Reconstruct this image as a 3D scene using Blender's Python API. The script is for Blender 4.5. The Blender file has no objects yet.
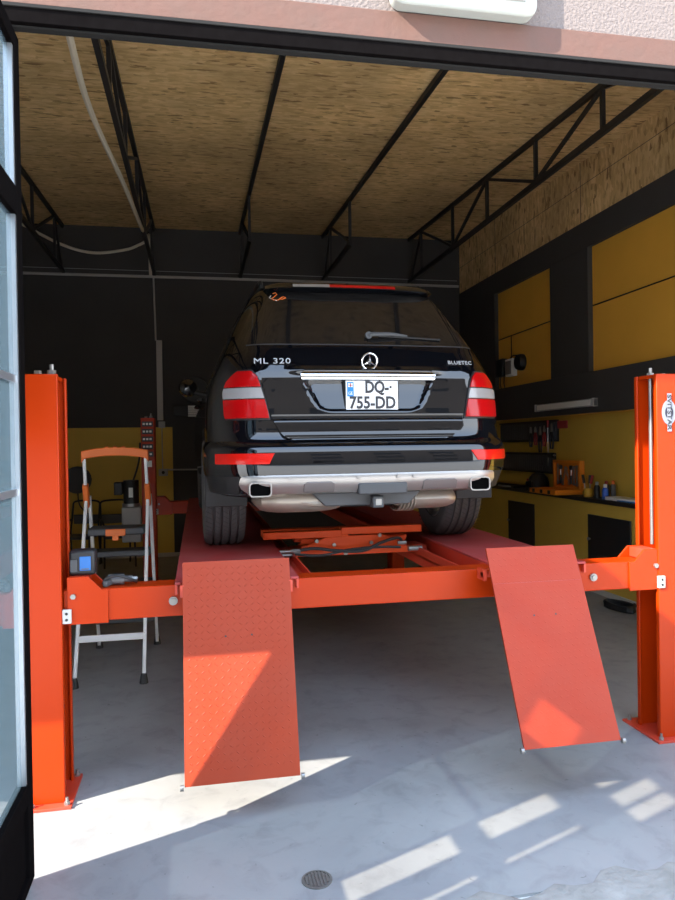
import bpy, bmesh, math, random
import numpy as np
from mathutils import Vector, Matrix
random.seed(4)
PI = math.pi
scn = bpy.context.scene
COL = scn.collection

# ------------------------------------------------------------------ materials
def mat(name, col, rough=.5, metal=0., spec=.5, coat=0., var=0., vscale=4., bump=0., bscale=40., col2=None, emit=None, estr=0.):
    m = bpy.data.materials.new(name); m.use_nodes = True
    nt = m.node_tree; p = nt.nodes['Principled BSDF']
    p.inputs['Base Color'].default_value = (*col, 1)
    p.inputs['Roughness'].default_value = rough
    p.inputs['Metallic'].default_value = metal
    p.inputs['Specular IOR Level'].default_value = spec
    p.inputs['Coat Weight'].default_value = coat
    p.inputs['Coat Roughness'].default_value = .03; p.inputs['Coat IOR'].default_value = 1.68 if name == 'black_car_paint' else 1.5
    if emit:
        p.inputs['Emission Color'].default_value = (*emit, 1); p.inputs['Emission Strength'].default_value = estr
    if var > 0 or bump > 0:
        tc = nt.nodes.new('ShaderNodeTexCoord')
    if var > 0:
        n = nt.nodes.new('ShaderNodeTexNoise'); n.inputs['Scale'].default_value = vscale; n.inputs['Detail'].default_value = 6
        r = nt.nodes.new('ShaderNodeValToRGB')
        c2 = col2 or tuple(c*.55 for c in col)
        r.color_ramp.elements[0].position = .5 - .22; r.color_ramp.elements[1].position = .5 + .22
        r.color_ramp.elements[0].color = (*[a*(1-var)+b*var for a, b in zip(col, c2)], 1)
        r.color_ramp.elements[1].color = (*col, 1)
        nt.links.new(tc.outputs['Object'], n.inputs['Vector']); nt.links.new(n.outputs['Fac'], r.inputs['Fac'])
        nt.links.new(r.outputs['Color'], p.inputs['Base Color'])
    if bump > 0:
        n2 = nt.nodes.new('ShaderNodeTexNoise'); n2.inputs['Scale'].default_value = bscale; n2.inputs['Detail'].default_value = 5
        b = nt.nodes.new('ShaderNodeBump'); b.inputs['Strength'].default_value = bump; b.inputs['Distance'].default_value = .01
        nt.links.new(tc.outputs['Object'], n2.inputs['Vector']); nt.links.new(n2.outputs['Fac'], b.inputs['Height'])
        nt.links.new(b.outputs['Normal'], p.inputs['Normal'])
    return m

def osb_mat(name, sa, sb):
    m = bpy.data.materials.new(name); m.use_nodes = True
    nt = m.node_tree; N = nt.nodes; L = nt.links; p = N['Principled BSDF']; p.inputs['Roughness'].default_value = .75
    p.inputs['Specular IOR Level'].default_value = .25
    tc = N.new('ShaderNodeTexCoord')
    def flakes(sc, rnd, off):
        mp = N.new('ShaderNodeMapping'); mp.inputs['Scale'].default_value = sc; mp.inputs['Location'].default_value = off
        nz = N.new('ShaderNodeTexNoise'); nz.inputs['Scale'].default_value = 3; nz.inputs['Detail'].default_value = 2
        mx = N.new('ShaderNodeMixRGB'); mx.inputs['Fac'].default_value = .35
        v = N.new('ShaderNodeTexVoronoi'); v.inputs['Scale'].default_value = 1.
        L.new(tc.outputs['Object'], mp.inputs['Vector']); L.new(mp.outputs['Vector'], nz.inputs['Vector'])
        L.new(mp.outputs['Vector'], mx.inputs[1]); L.new(nz.outputs['Color'], mx.inputs[2])
        L.new(mx.outputs['Color'], v.inputs['Vector'])
        return v
    a = flakes(sa, 1, (0, 0, 0)); b = flakes(sb, 1, (3, 1, 2))
    sep = N.new('ShaderNodeSeparateColor'); L.new(a.outputs['Color'], sep.inputs['Color'])
    sep2 = N.new('ShaderNodeSeparateColor'); L.new(b.outputs['Color'], sep2.inputs['Color'])
    mm = N.new('ShaderNodeMath'); mm.operation = 'MULTIPLY'; L.new(sep.outputs[0], mm.inputs[0]); L.new(sep2.outputs[1], mm.inputs[1])
    r = N.new('ShaderNodeValToRGB'); cr = r.color_ramp
    cr.elements[0].position = 0; cr.elements[0].color = (.32, .19, .08, 1)
    cr.elements[1].position = .9; cr.elements[1].color = (.86, .63, .33, 1)
    e = cr.elements.new(.018); e.color = (.63, .42, .19, 1); e = cr.elements.new(.25); e.color = (.75, .52, .25, 1)
    L.new(mm.outputs[0], r.inputs['Fac'])
    big = N.new('ShaderNodeTexNoise'); big.inputs['Scale'].default_value = .9; big.inputs['Detail'].default_value = 3
    L.new(tc.outputs['Object'], big.inputs['Vector'])
    r2 = N.new('ShaderNodeValToRGB'); r2.color_ramp.elements[0].color = (.78, .76, .74, 1); r2.color_ramp.elements[1].color = (1.1, 1.08, 1.05, 1)
    r2.color_ramp.elements[0].position = .35; r2.color_ramp.elements[1].position = .65
    L.new(big.outputs['Fac'], r2.inputs['Fac'])
    mu = N.new('ShaderNodeMixRGB'); mu.blend_type = 'MULTIPLY'; mu.inputs['Fac'].default_value = 1
    L.new(r.outputs['Color'], mu.inputs[1]); L.new(r2.outputs['Color'], mu.inputs[2])
    L.new(mu.outputs['Color'], p.inputs['Base Color'])
    return m

def floor_mat():
    m = bpy.data.materials.new('polished_concrete'); m.use_nodes = True
    nt = m.node_tree; N = nt.nodes; L = nt.links; p = N['Principled BSDF']
    p.inputs['Roughness'].default_value = .42; p.inputs['Specular IOR Level'].default_value = .4
    tc = N.new('ShaderNodeTexCoord')
    def noise(s, d, lo, hi, c0, c1, rough=.6):
        n = N.new('ShaderNodeTexNoise'); n.inputs['Scale'].default_value = s; n.inputs['Detail'].default_value = d; n.inputs['Roughness'].default_value = rough
        n.inputs['Distortion'].default_value = .6
        r = N.new('ShaderNodeValToRGB'); r.color_ramp.elements[0].position = lo; r.color_ramp.elements[1].position = hi
        r.color_ramp.elements[0].color = (*c0, 1); r.color_ramp.elements[1].color = (*c1, 1)
        L.new(tc.outputs['Object'], n.inputs['Vector']); L.new(n.outputs['Fac'], r.inputs['Fac']); return r
    def mul(a, b, f=1):
        x = N.new('ShaderNodeMixRGB'); x.blend_type = 'MULTIPLY'; x.inputs['Fac'].default_value = f
        L.new(a.outputs['Color'], x.inputs[1]); L.new(b.outputs['Color'], x.inputs[2]); return x
    a = noise(1.1, 6, .3, .7, (.25, .252, .25), (.33, .33, .32))
    b = noise(7, 8, .28, .5, (.80, .80, .80), (1, 1, 1))
    c = noise(28, 4, .24, .31, (.45, .44, .43), (1, 1, 1), .5)
    o = mul(mul(a, b), c, .75)
    L.new(o.outputs['Color'], p.inputs['Base Color'])
    n = N.new('ShaderNodeTexNoise'); n.inputs['Scale'].default_value = 5; n.inputs['Detail'].default_value = 7
    r = N.new('ShaderNodeMapRange'); r.inputs['To Min'].default_value = .3; r.inputs['To Max'].default_value = .58
    L.new(tc.outputs['Object'], n.inputs['Vector']); L.new(n.outputs['Fac'], r.inputs['Value']); L.new(r.outputs['Result'], p.inputs['Roughness'])
    return m

def glass_mat(name, tint, trans, dust=.30):
    m = bpy.data.materials.new(name); m.use_nodes = True
    nt = m.node_tree; N = nt.nodes; L = nt.links
    N.remove(N['Principled BSDF']); out = N['Material Output']
    tl = N.new('ShaderNodeBsdfTranslucent'); tl.inputs['Color'].default_value = (.36, .50, .60, 1); mxt = N.new('ShaderNodeMixShader'); mxt.inputs['Fac'].default_value = .6
    t = N.new('ShaderNodeBsdfTransparent'); t.inputs['Color'].default_value = (*[c*trans for c in tint], 1)
    g = N.new('ShaderNodeBsdfGlossy'); g.inputs['Roughness'].default_value = .03; g.inputs['Color'].default_value = (.95, .97, 1, 1)
    d = N.new('ShaderNodeBsdfDiffuse'); d.inputs['Color'].default_value = (.25, .29, .31, 1)
    lw = N.new('ShaderNodeLayerWeight'); lw.inputs['Blend'].default_value = .5
    pw = N.new('ShaderNodeMath'); pw.operation = 'POWER'; pw.inputs[1].default_value = 5
    f = N.new('ShaderNodeMath'); f.operation = 'MULTIPLY_ADD'; f.inputs[1].default_value = .9; f.inputs[2].default_value = .04
    L.new(lw.outputs['Facing'], pw.inputs[0]); L.new(pw.outputs[0], f.inputs[0])
    mx = N.new('ShaderNodeMixShader'); mx2 = N.new('ShaderNodeMixShader'); mx2.inputs['Fac'].default_value = dust
    L.new(t.outputs[0], mx2.inputs[1]); L.new(d.outputs[0], mxt.inputs[1]); L.new(tl.outputs[0], mxt.inputs[2]); L.new(mxt.outputs[0], mx2.inputs[2])
    L.new(f.outputs[0], mx.inputs['Fac']); L.new(mx2.outputs[0], mx.inputs[1]); L.new(g.outputs[0], mx.inputs[2])
    L.new(mx.outputs[0], out.inputs['Surface'])
    return m

M = {}
M['osb'] = osb_mat('osb_ceiling', (11, 60, 60), (22, 50, 34))
M['osb_wall'] = osb_mat('osb_wall', (60, 45, 11), (34, 50, 22))
M['floor'] = floor_mat()
M['apron'] = mat('rough_concrete', (.36, .34, .31), .9, var=.8, vscale=7, col2=(.20, .19, .17), bump=.8, bscale=30)
M['wall_black'] = mat('charcoal_paint', (.058, .055, .054), .75, spec=.3, var=.3, vscale=2)
M['wall_yellow'] = mat('mustard_paint', (.68, .45, .075), .6, spec=.3, var=.25, vscale=1.6)
M['panel_yellow'] = mat('amber_panel', (.86, .45, .06), .55, spec=.3, var=.2, vscale=1.6)
M['stucco'] = mat('stucco', (.20, .163, .148), .9, var=.3, vscale=60, bump=1., bscale=70)
M['brown_band'] = mat('brown_render', (.13, .062, .045), .8, var=.45, vscale=9, col2=(.10, .065, .05), bump=.3, bscale=30)
M['steel_black'] = mat('black_steel', (.018, .017, .018), .5, spec=.4)
M['frame_black'] = mat('worn_black_frame', (.005, .0042, .0042), .6, spec=.0, var=.2, vscale=25, col2=(.012, .011, .011))
M['dull_edge'] = mat('dull_grey_edge', (.03, .029, .028), .8, spec=.0)
M['wall_pale'] = mat('pale_wall_paint', (.62, .60, .55), .7)
M['alu'] = mat('aluminium', (.62, .65, .68), .35, .85)
M['red'] = mat('orange_powder_coat', (.44, .032, .001), .36, spec=.22)
M['red_worn'] = mat('worn_red_paint', (.60, .046, .014), .42, coat=.1, var=.35, vscale=9, col2=(.50, .09, .07))
M['red_dust'] = mat('dusty_red_paint', (.34, .036, .008), .48, spec=.35, var=.4, vscale=6, col2=(.32, .050, .022))
M['red_ramp'] = mat('worn_red_ramp', (.35, .030, .007), .48, spec=.3, var=.35, vscale=7, col2=(.33, .048, .022))
M['red_deck'] = mat('dusty_red_deck', (.40, .032, .030), .5, var=.55, vscale=5, col2=(.40, .12, .11))
M['jack_red'] = mat('jack_orange_red', (.70, .075, .010), .4, spec=.3)
M['chrome'] = mat('chrome', (.86, .87, .88), .06, 1.)
M['zinc'] = mat('zinc', (.34, .33, .31), .45, .8)
M['paint'] = mat('black_car_paint', (.0025, .003, .0045), .3, coat=1., spec=.0)
M['carglass'] = mat('privacy_glass', (.010, .009, .009), .04, spec=.5)
M['plastic'] = mat('black_plastic', (.016, .016, .017), .5)
M['rubber'] = mat('tyre_rubber', (.085, .085, .088), .8, bump=.3, bscale=60, var=.3, vscale=20, col2=(.085, .082, .08))
M['lens_red'] = mat('red_lens', (.42, .003, .004), .2, coat=.5, spec=.2)
M['lens_clear'] = mat('clear_lens', (.30, .285, .28), .2, coat=.5)
M['reflector'] = mat('red_reflector', (.62, .010, .005), .25, coat=.3, spec=.2)
M['badge'] = mat('badge_silver', (.55, .55, .56), .4, .4)
M['silver'] = mat('silver_apron', (.38, .36, .34), .36, .7)
M['pad'] = mat('dull_silver', (.20, .185, .18), .45, .5)
M['void'] = mat('bore_shade_black', (.003, .003, .003), .9, spec=.0)  # shade inside the exhaust tips put into the colour
M['muffler'] = mat('muffler_steel', (.42, .37, .31), .42, .6, var=.4, vscale=9)
M['alloy'] = mat('alloy', (.5, .51, .52), .3, .9)
M['tool_grey'] = mat('tool_grey', (.16, .165, .17), .4, .5)
M['nylon'] = mat('white_nylon', (.5, .5, .48), .5)
M['emblem'] = mat('emblem_white', (.24, .25, .29), .4)
M['navy'] = mat('emblem_navy', (.012, .012, .03), .4)
M['sign_white'] = mat('lamp_white', (.40, .41, .37), .4)
M['white'] = mat('white_paint', (.80, .80, .78), .35)
M['plate_white'] = mat('plate_white', (.86, .86, .85), .4)
M['ink'] = mat('black_ink', (.03, .03, .035), .5)
M['blue'] = mat('plate_blue', (.02, .22, .62), .4)
M['orange'] = mat('orange_plastic', (.80, .17, .025), .45)
M['case_orange'] = mat('case_orange', (.85, .27, .015), .5)
M['grey'] = mat('grey_paint', (.36, .37, .38), .5)
M['dgrey'] = mat('dark_grey_plastic', (.065, .068, .072), .55)
M['cream'] = mat('cream_conduit', (.62, .56, .44), .5)
M['trunk'] = mat('grey_trunking', (.40, .38, .36), .5)
M['base_trim'] = mat('pale_skirting', (.55, .53, .47), .6)
M['pink'] = mat('red_label', (.42, .04, .04), .5)
M['gold'] = mat('yellow_pot', (.60, .36, .04), .4)
M['bluebottle'] = mat('blue_bottle', (.03, .12, .55), .35)
M['tool_red'] = mat('tool_grip_red', (.35, .03, .03), .5)
M['steel'] = mat('tool_steel', (.45, .44, .43), .3, .85)
M['glass'] = glass_mat('door_glass', (.80, .93, 1.0), .40)
M['clear_glass'] = glass_mat('clear_door_glass', (1.0, .98, .92), .80, .08)
M['screen'] = mat('lit_screen', (.02, .07, .2), .2, emit=(.05, .28, .9), estr=.2)
M['facade'] = mat('dark_facade', (.13, .105, .085), .85, var=.2, vscale=1)
M['asphalt'] = mat('yard_paving', (.68, .65, .60), .9, var=.4, vscale=2)
M['iron'] = mat('drain_iron', (.20, .19, .17), .6, .5, var=.5, vscale=30)

# ------------------------------------------------------------------ mesh builder
class MB:
    def __init__(s): s.bm = bmesh.new()
    def box(s, x0, x1, y0, y1, z0, z1):
        v = [s.bm.verts.new((x, y, z)) for x in (x0, x1) for y in (y0, y1) for z in (z0, z1)]
        for f in ((0, 1, 3, 2), (4, 6, 7, 5), (0, 4, 5, 1), (2, 3, 7, 6), (0, 2, 6, 4), (1, 5, 7, 3)):
            s.bm.faces.new([v[i] for i in f])
        return s
    def obox(s, c, size, rot):
        R = Matrix.Rotation(rot[2], 3, 'Z') @ Matrix.Rotation(rot[1], 3, 'Y') @ Matrix.Rotation(rot[0], 3, 'X')
        v = []
        for x in (-.5, .5):
            for y in (-.5, .5):
                for z in (-.5, .5):
                    v.append(s.bm.verts.new(Vector(c) + R @ Vector((x*size[0], y*size[1], z*size[2]))))
        for f in ((0, 1, 3, 2), (4, 6, 7, 5), (0, 4, 5, 1), (2, 3, 7, 6), (0, 2, 6, 4), (1, 5, 7, 3)):
            s.bm.faces.new([v[i] for i in f])
        return s
    def bar(s, p0, p1, w, h, upv=(0, 0, 1)):
        p0, p1 = Vector(p0), Vector(p1); d = (p1-p0).normalized(); u = Vector(upv)
        if abs(d.dot(u)) > .98: u = Vector((0, 1, 0))
        a = d.cross(u).normalized(); b = a.cross(d).normalized()
        v = [s.bm.verts.new(p + a*sx*w/2 + b*sy*h/2) for p in (p0, p1) for sx, sy in ((-1, -1), (1, -1), (1, 1), (-1, 1))]
        for f in ((3, 2, 1, 0), (4, 5, 6, 7), (0, 1, 5, 4), (1, 2, 6, 5), (2, 3, 7, 6), (3, 0, 4, 7)):
            s.bm.faces.new([v[i] for i in f])
        return s
    def tube(s, pts, r, n=10, closed=False):
        pts = [Vector(p) for p in pts]; rs = r if isinstance(r, (list, tuple)) else [r]*len(pts)
        rings = []; prev = None
        for i, p in enumerate(pts):
            if closed: d = (pts[(i+1) % len(pts)] - pts[i-1]).normalized()
            else: d = (pts[min(i+1, len(pts)-1)] - pts[max(i-1, 0)]).normalized()
            if prev is None:
                a = d.cross(Vector((0, 0, 1)));
                if a.length < .1: a = d.cross(Vector((0, 1, 0)))
            else: a = prev - d*prev.dot(d)
            a.normalize(); prev = a; b = d.cross(a)
            rings.append([s.bm.verts.new(p + (a*math.cos(t*2*PI/n) + b*math.sin(t*2*PI/n))*rs[i]) for t in range(n)])
        m = len(rings)
        for i in range(m if closed else m-1):
            A, B = rings[i], rings[(i+1) % m]
            for t in range(n): s.bm.faces.new((A[t], A[(t+1) % n], B[(t+1) % n], B[t]))
        if not closed:
            s.bm.faces.new(rings[0][::-1]); s.bm.faces.new(rings[-1])
        return s
    def cyl(s, p0, p1, r, n=16, r1=None): return s.tube([p0, p1], [r, r if r1 is None else r1], n)
    def lathe(s, prof, c=(0, 0, 0), axis='Z', n=24, closed=False):
        # prof: list of (radius, height along axis)
        rings = []
        for r, h in prof:
            ring = []
            for t in range(n):
                a = t*2*PI/n; u, v = r*math.cos(a), r*math.sin(a)
                P = {'Z': (u, v, h), 'X': (h, u, v), 'Y': (v, h, u)}[axis]
                ring.append(s.bm.verts.new(Vector(c)+Vector(P)))
            rings.append(ring)
        m = len(rings)
        for i in range(m if closed else m-1):
            A, B = rings[i], rings[(i+1) % m]
            for t in range(n): s.bm.faces.new((A[t], A[(t+1) % n], B[(t+1) % n], B[t]))
        if not closed:
            s.bm.faces.new(rings[0][::-1]); s.bm.faces.new(rings[-1])
        return s
    def prism(s, pts, axis, a, b):
        # pts 2D outline; extruded on axis from a to b
        def P(p, h): return {'X': (h, p[0], p[1]), 'Y': (p[0], h, p[1]), 'Z': (p[0], p[1], h)}[axis]
        A = [s.bm.verts.new(P(p, a)) for p in pts]; B = [s.bm.verts.new(P(p, b)) for p in pts]; n = len(pts)
        for i in range(n): s.bm.faces.new((A[i], A[(i+1) % n], B[(i+1) % n], B[i]))
        s.bm.faces.new(A[::-1]); s.bm.faces.new(B)
        return s
    def grid(s, rows, close=False):
        V = [[s.bm.verts.new(p) for p in r] for r in rows]
        for i in range(len(V)-1):
            n = len(V[i])
            for j in range(n if close else n-1): s.bm.faces.new((V[i][j], V[i][(j+1) % n], V[i+1][(j+1) % n], V[i+1][j]))
        return V
    def slab(s, front, back):
        A = s.grid(front); B = s.grid([r[::-1] for r in back])
        A2 = A; B2 = [r[::-1] for r in B]; R = len(A); C = len(A[0])
        loop = [(0, j) for j in range(C)] + [(i, C-1) for i in range(1, R)] + [(R-1, j) for j in range(C-2, -1, -1)] + [(i, 0) for i in range(R-2, 0, -1)]
        for k in range(len(loop)):
            i, j = loop[k]; i2, j2 = loop[(k+1) % len(loop)]
            s.bm.faces.new((A2[i][j], B2[i][j], B2[i2][j2], A2[i2][j2]))
        return s
    def build(s, name, material, parent=None, smooth=False, bevel=0, seg=2, off=(0, 0, 0), angle=35):
        bm = s.bm
        bmesh.ops.recalc_face_normals(bm, faces=bm.faces)
        if off != (0, 0, 0): bmesh.ops.translate(bm, verts=bm.verts, vec=off)
        me = bpy.data.meshes.new(name); bm.to_mesh(me); bm.free()
        for mm in (material if isinstance(material, list) else [material]): me.materials.append(mm)
        o = bpy.data.objects.new(name, me); COL.objects.link(o)
        if parent is not None: o.parent = parent
        if smooth or bevel:
            for p in me.polygons: p.use_smooth = True
            me.set_sharp_from_angle(angle=math.radians(angle))
        if bevel:
            b = o.modifiers.new('bevel', 'BEVEL'); b.width = bevel; b.segments = seg; b.limit_method = 'ANGLE'; b.angle_limit = math.radians(40)
            b.harden_normals = False
        return o

def tag(o, label, cat, group=None, kind=None):
    if label: o['label'] = label
    if cat: o['category'] = cat
    if group: o['group'] = group
    if kind: o['kind'] = kind
    return o
def thing(name, label, cat, loc=(0, 0, 0), rz=0, group=None):
    o = bpy.data.objects.new(name, None); COL.objects.link(o); o.location = loc; o.rotation_euler = (0, 0, rz)
    o.empty_display_size = .1
    return tag(o, label, cat, group)
class T:
    """a thing whose parts are given in world coordinates"""
    def __init__(s, name, label, cat, loc, group=None):
        s.o = thing(name, label, cat, loc, 0, group); s.off = tuple(-c for c in loc)
    def part(s, mb, name, material, parent=None, **k):
        return mb.build(name, material, parent or s.o, off=s.off, **k)
def one(mb, name, material, label, cat, loc, group=None, **k):
    o = mb.build(name, material, None, off=tuple(-c for c in loc), **k); o.location = loc
    return tag(o, label, cat, group)
def struct(mb, name, material, parent=None, **k):
    o = mb.build(name, material, parent, **k)
    if parent is None: o['kind'] = 'structure'
    return o
def copy_tree(o, parent=None):
    c = o.copy(); COL.objects.link(c)
    if parent: c.parent = parent
    for ch in list(o.children): copy_tree(ch, c)
    return c
def text_mesh(name, body, size, material, parent, loc, width=None, depth=.001, rot=(PI/2, 0, 0), bold=0., spacing=1.):
    cu = bpy.data.curves.new(name, 'FONT'); cu.body = body; cu.size = size; cu.extrude = depth; cu.align_x = 'CENTER'; cu.align_y = 'CENTER'
    cu.offset = bold; cu.space_character = spacing; cu.resolution_u = 3
    t = bpy.data.objects.new(name+'_tmp', cu); COL.objects.link(t)
    dg = bpy.context.evaluated_depsgraph_get(); dg.update()
    me = bpy.data.meshes.new_from_object(t.evaluated_get(dg))
    bpy.data.objects.remove(t); bpy.data.curves.remove(cu)
    xs = [v.co.x for v in me.vertices]; ys = [v.co.y for v in me.vertices]
    cx = (min(xs)+max(xs))/2; cy = (min(ys)+max(ys))/2; s = 1.
    if width: s = width/(max(xs)-min(xs))
    R = Matrix.Rotation(rot[2], 4, 'Z') @ Matrix.Rotation(rot[1], 4, 'Y') @ Matrix.Rotation(rot[0], 4, 'X')
    for v in me.vertices:
        q = Vector(((v.co.x-cx)*s, v.co.y-cy, v.co.z)); v.co = (R @ q) + Vector(loc)
    me.materials.clear(); me.materials.append(material)
    me.name = name
    o = bpy.data.objects.new(name, me); COL.objects.link(o); o.parent = parent
    return o
def smooth_path(pts, n=8):
    P = [Vector(p) for p in pts]; out = []
    for i in range(len(P)-1):
        p0 = P[max(i-1, 0)]; p1 = P[i]; p2 = P[i+1]; p3 = P[min(i+2, len(P)-1)]
        for k in range(n):
            t = k/n
            out.append(.5*((2*p1)+(p2-p0)*t+(2*p0-5*p1+4*p2-p3)*t*t+(3*p1-p0-3*p2+p3)*t**3))
    out.append(P[-1]); return out

# ------------------------------------------------------------------ the room
YB = 11.65                       # back wall
XL, XR = -2.75, 4.50             # side walls
YF = 3.00                        # front face of facade
def ceil_z(y): return 5.19 - .05*(YB - y)

struct(MB().box(XL-.2, 4.8, 2.56, YB+.2, -.2, 0), 'floor', M['floor'])
struct(MB().box(-30, 30, -26, 2.56, -.25, -.012), 'floor_yard', M['asphalt'])
# broken rough edge of the slab at the threshold
mb = MB(); rows = []
for j in range(9):
    r = []
    for i in range(61):
        x = -1.5 + 4.5*i/60; y = 2.10 + (.47+.035*(x-1))*j/8 + (.035*math.sin(i*1.7)+.03*math.sin(i*.61+1) if j == 8 else 0)
        z = .002 + (0 if j in (0, 8) else random.uniform(0, .012)) - (.02 if j == 0 else 0)
        r.append((x, y, z))
    rows.append(r)
mb.grid(rows); struct(mb, 'trim_threshold', M['apron'], smooth=True)
struct(MB().box(XL-.2, 4.9, YB, YB+.2, 0, 5.4), 'wall_back', M['wall_black'])
struct(MB().box(XL+.01, -.39, YB-.012, YB-.001, .0, 2.05), 'wall_back_panel', M['wall_yellow'])
struct(MB().box(3.2, 4.66, YB-.012, YB-.001, .0, 2.05), 'wall_back_corner', M['wall_yellow'])
struct(MB().box(XL-.2, XL, 2.9, YB, 0, 5.4), 'wall_left', M['wall_pale'])  # unseen wall; pale colour chosen to bounce light inside
struct(MB().box(XL, 4.43, YB-.03, YB-.012, .0, .06), 'baseboard_back', M['base_trim'])
# right wall: lower masonry, niche above the ledge, black bands framing amber panels, OSB on top
wr = struct(MB().box(4.43, 4.9, 2.9, YB, 0, 1.03), 'wall_right', M['wall_yellow'])
struct(MB().box(4.66, 4.9, 2.9, YB, 1.03, 2.2), 'wall_right_niche', M['wall_yellow'])
struct(MB().box(4.50, 4.9, 2.9, YB, 2.06, 4.3), 'wall_right_panels', M['panel_yellow'])
struct(MB().box(4.415, 4.43, 2.9, YB-.03, 0, .06), 'baseboard_right', M['base_trim'])
struct(MB().box(4.44, 4.50, 2.9, YB, 2.06, 2.53), 'trim_1', M['wall_black'], bevel=.004)
struct(MB().box(4.44, 4.50, 2.9, YB, 3.97, 4.28), 'trim_2', M['wall_black'], bevel=.004)
struct(MB().box(4.44, 4.50, 7.54, 8.44, 2.53, 3.97), 'trim_3', M['wall_black'])
struct(MB().box(4.44, 4.50, 10.17, YB, 2.53, 3.97), 'trim_4', M['wall_black'])
struct(MB().box(4.44, 4.50, 2.9, 4.6, 2.53, 3.97), 'trim_5', M['wall_black'])
# OSB: sloping ceiling and the boards on top of the right wall
mb = MB(); mb.prism([(2.9, ceil_z(2.9)), (YB, ceil_z(YB)), (YB, ceil_z(YB)+.15), (2.9, ceil_z(2.9)+.15)], 'X', XL, 4.8)
struct(mb, 'ceiling', M['osb'])
osw = MB(); osw.box(4.455, 4.8, 2.9, YB, 4.28, 5.2)
struct(osw, 'wall_right_boards', M['osb_wall'])
mb = MB()
for y in (5.25, 7.7, 10.15): mb.box(4.452, 4.456, y-.003, y+.003, 4.28, 5.1)
mb.box(4.452, 4.456, 2.9, YB, 4.715, 4.719)
struct(mb, 'trim_6', M['steel_black'])
# facade: stucco lintel, brown rendered band, black steel frame, unseen left part shaped to trim the sun
struct(MB().box(-3.6, 6.5, YF, YF+.14, 3.612, 5.4), 'wall_front', M['stucco'])
struct(MB().box(-3.6, 6.5, YF-.008, YF+.14, 3.49, 3.612), 'trim_7', M['brown_band'], bevel=.004)
mb = MB(); mb.box(-.74, 3.6, YF-.005, YF+.06, 3.42, 3.485); struct(mb, 'trim_8', M['frame_black'], bevel=.003)
struct(MB().box(-.74, 3.6, YF-.012, YF-.002, 3.478, 3.49).box(-.74, 3.6, YF+.02, YF+.055, 3.412, 3.422), 'trim_9', M['dull_edge'])
struct(MB().box(-2.5, -.76, YF, YF+.14, 1.69, 3.5), 'wall_front_sun_mask', M['stucco'])  # added out of view; low opening lets in only the floor sun strip
struct(MB().box(-3.6, -2.5, YF, YF+.14, 0, 3.5), 'wall_front_far_left', M['stucco'])  # unseen; its edge is set to stop sun beyond the post
struct(MB().box(3.6, 6.5, YF, YF+.14, 0, 3.5), 'wall_front_right', M['stucco'])
# facing building across the yard (unseen, added and darkened for the car's reflections)
fb = struct(MB().box(-12, 16, -23, -17, -.2, 11.5), 'wall_opposite', M['facade'])
for k in range(6):
    for zz in (1.2, 4.2, 7.4):
        struct(MB().box(-10+4.4*k, -8+4.4*k, -17, -16.95, zz, zz+1.6), 'window', M['carglass'], fb)

# glazed door leaf folded outwards at the left
d = MB()
LX0, LX1 = -.725, -.675
for y0, y1 in ((2.985, 3.06), (2.06, 2.12), (1.30, 1.38)): d.box(LX0, LX1, y0, y1, .02, 3.385)
for z0, z1 in ((.02, .06), (.35, .43), (2.66, 2.77), (3.32, 3.385)): d.box(LX0, LX1, 1.38, 2.985, z0, z1)
door = struct(d, 'door_1', M['frame_black'], bevel=.004)
struct(MB().box(-.707, -.693, 1.38, 2.985, .06, .35), 'kick_panel', M['frame_black'], door)
for (y0, y1, z0, z1) in ((2.295, 2.985, .43, 2.66), (2.295, 2.985, 2.77, 3.32), (1.38, 1.915, .43, 2.12), (1.38, 1.78, 2.12, 2.66), (1.38, 1.915, 2.77, 3.32)):
    if True:
        struct(MB().box(-.703, -.697, y0, y1, z0, z1), 'pane', M['glass'], door)
for (y0, y1) in ((2.12, 2.275), (1.935, 1.965)):  # unseen bay, pane and bar layout shaped to throw the floor sun patches
    for (z0, z1) in ((.98, 1.42), (1.54, 1.90), (2.12, 2.36)):
        struct(MB().box(-.703, -.697, y0, y1, z0, z1), 'clear_pane', M['clear_glass'], door)
struct(MB().box(-.707, -.693, 1.965, 2.06, .43, 2.12).box(-.707, -.693, 1.965, 2.06, 2.36, 3.32), 'sun_mask_panel', M['frame_black'], door)  # blank panel added out of view to block sun between panes
for (y0, y1) in ((1.80, 1.915), (1.965, 2.06)): struct(MB().box(-.703, -.697, y0, y1, 2.12, 2.36), 'clear_pane', M['clear_glass'], door)
mb = MB()
for y0, y1 in ((1.915, 1.935), (2.275, 2.295)): mb.box(-.718, -.682, y0, y1, .43, 3.32)
mb.box(-.718, -.682, 1.78, 1.80, 2.12, 2.66).box(-.71, -.69, 1.80, 1.915, 2.36, 2.66)
for y0, y1 in ((1.935, 1.965), (2.12, 2.275)):
    for z0, z1 in ((.43, .98), (1.42, 1.54), (1.90, 2.12), (2.36, 2.66), (2.77, 3.32)): mb.box(-.71, -.69, y0, y1, z0, z1)
struct(mb, 'glazing_bar', M['frame_black'], door)
mb = MB()
for z in (1.58, 2.02): mb.box(-.712, -.688, 2.295, 2.985, z-.014, z+.014)
for (y0, y1) in ((2.967, 2.985),): mb.box(-.712, -.681, y0, y1, .43, 3.32)
struct(mb, 'glazing_bead', M['alu'], door)
mb = MB()
for z in (.6, 1.7, 2.9): mb.cyl((-.700, 3.066, z-.06), (-.700, 3.066, z+.06), .010)
struct(mb, 'hinge', M['frame_black'], door)

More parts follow.
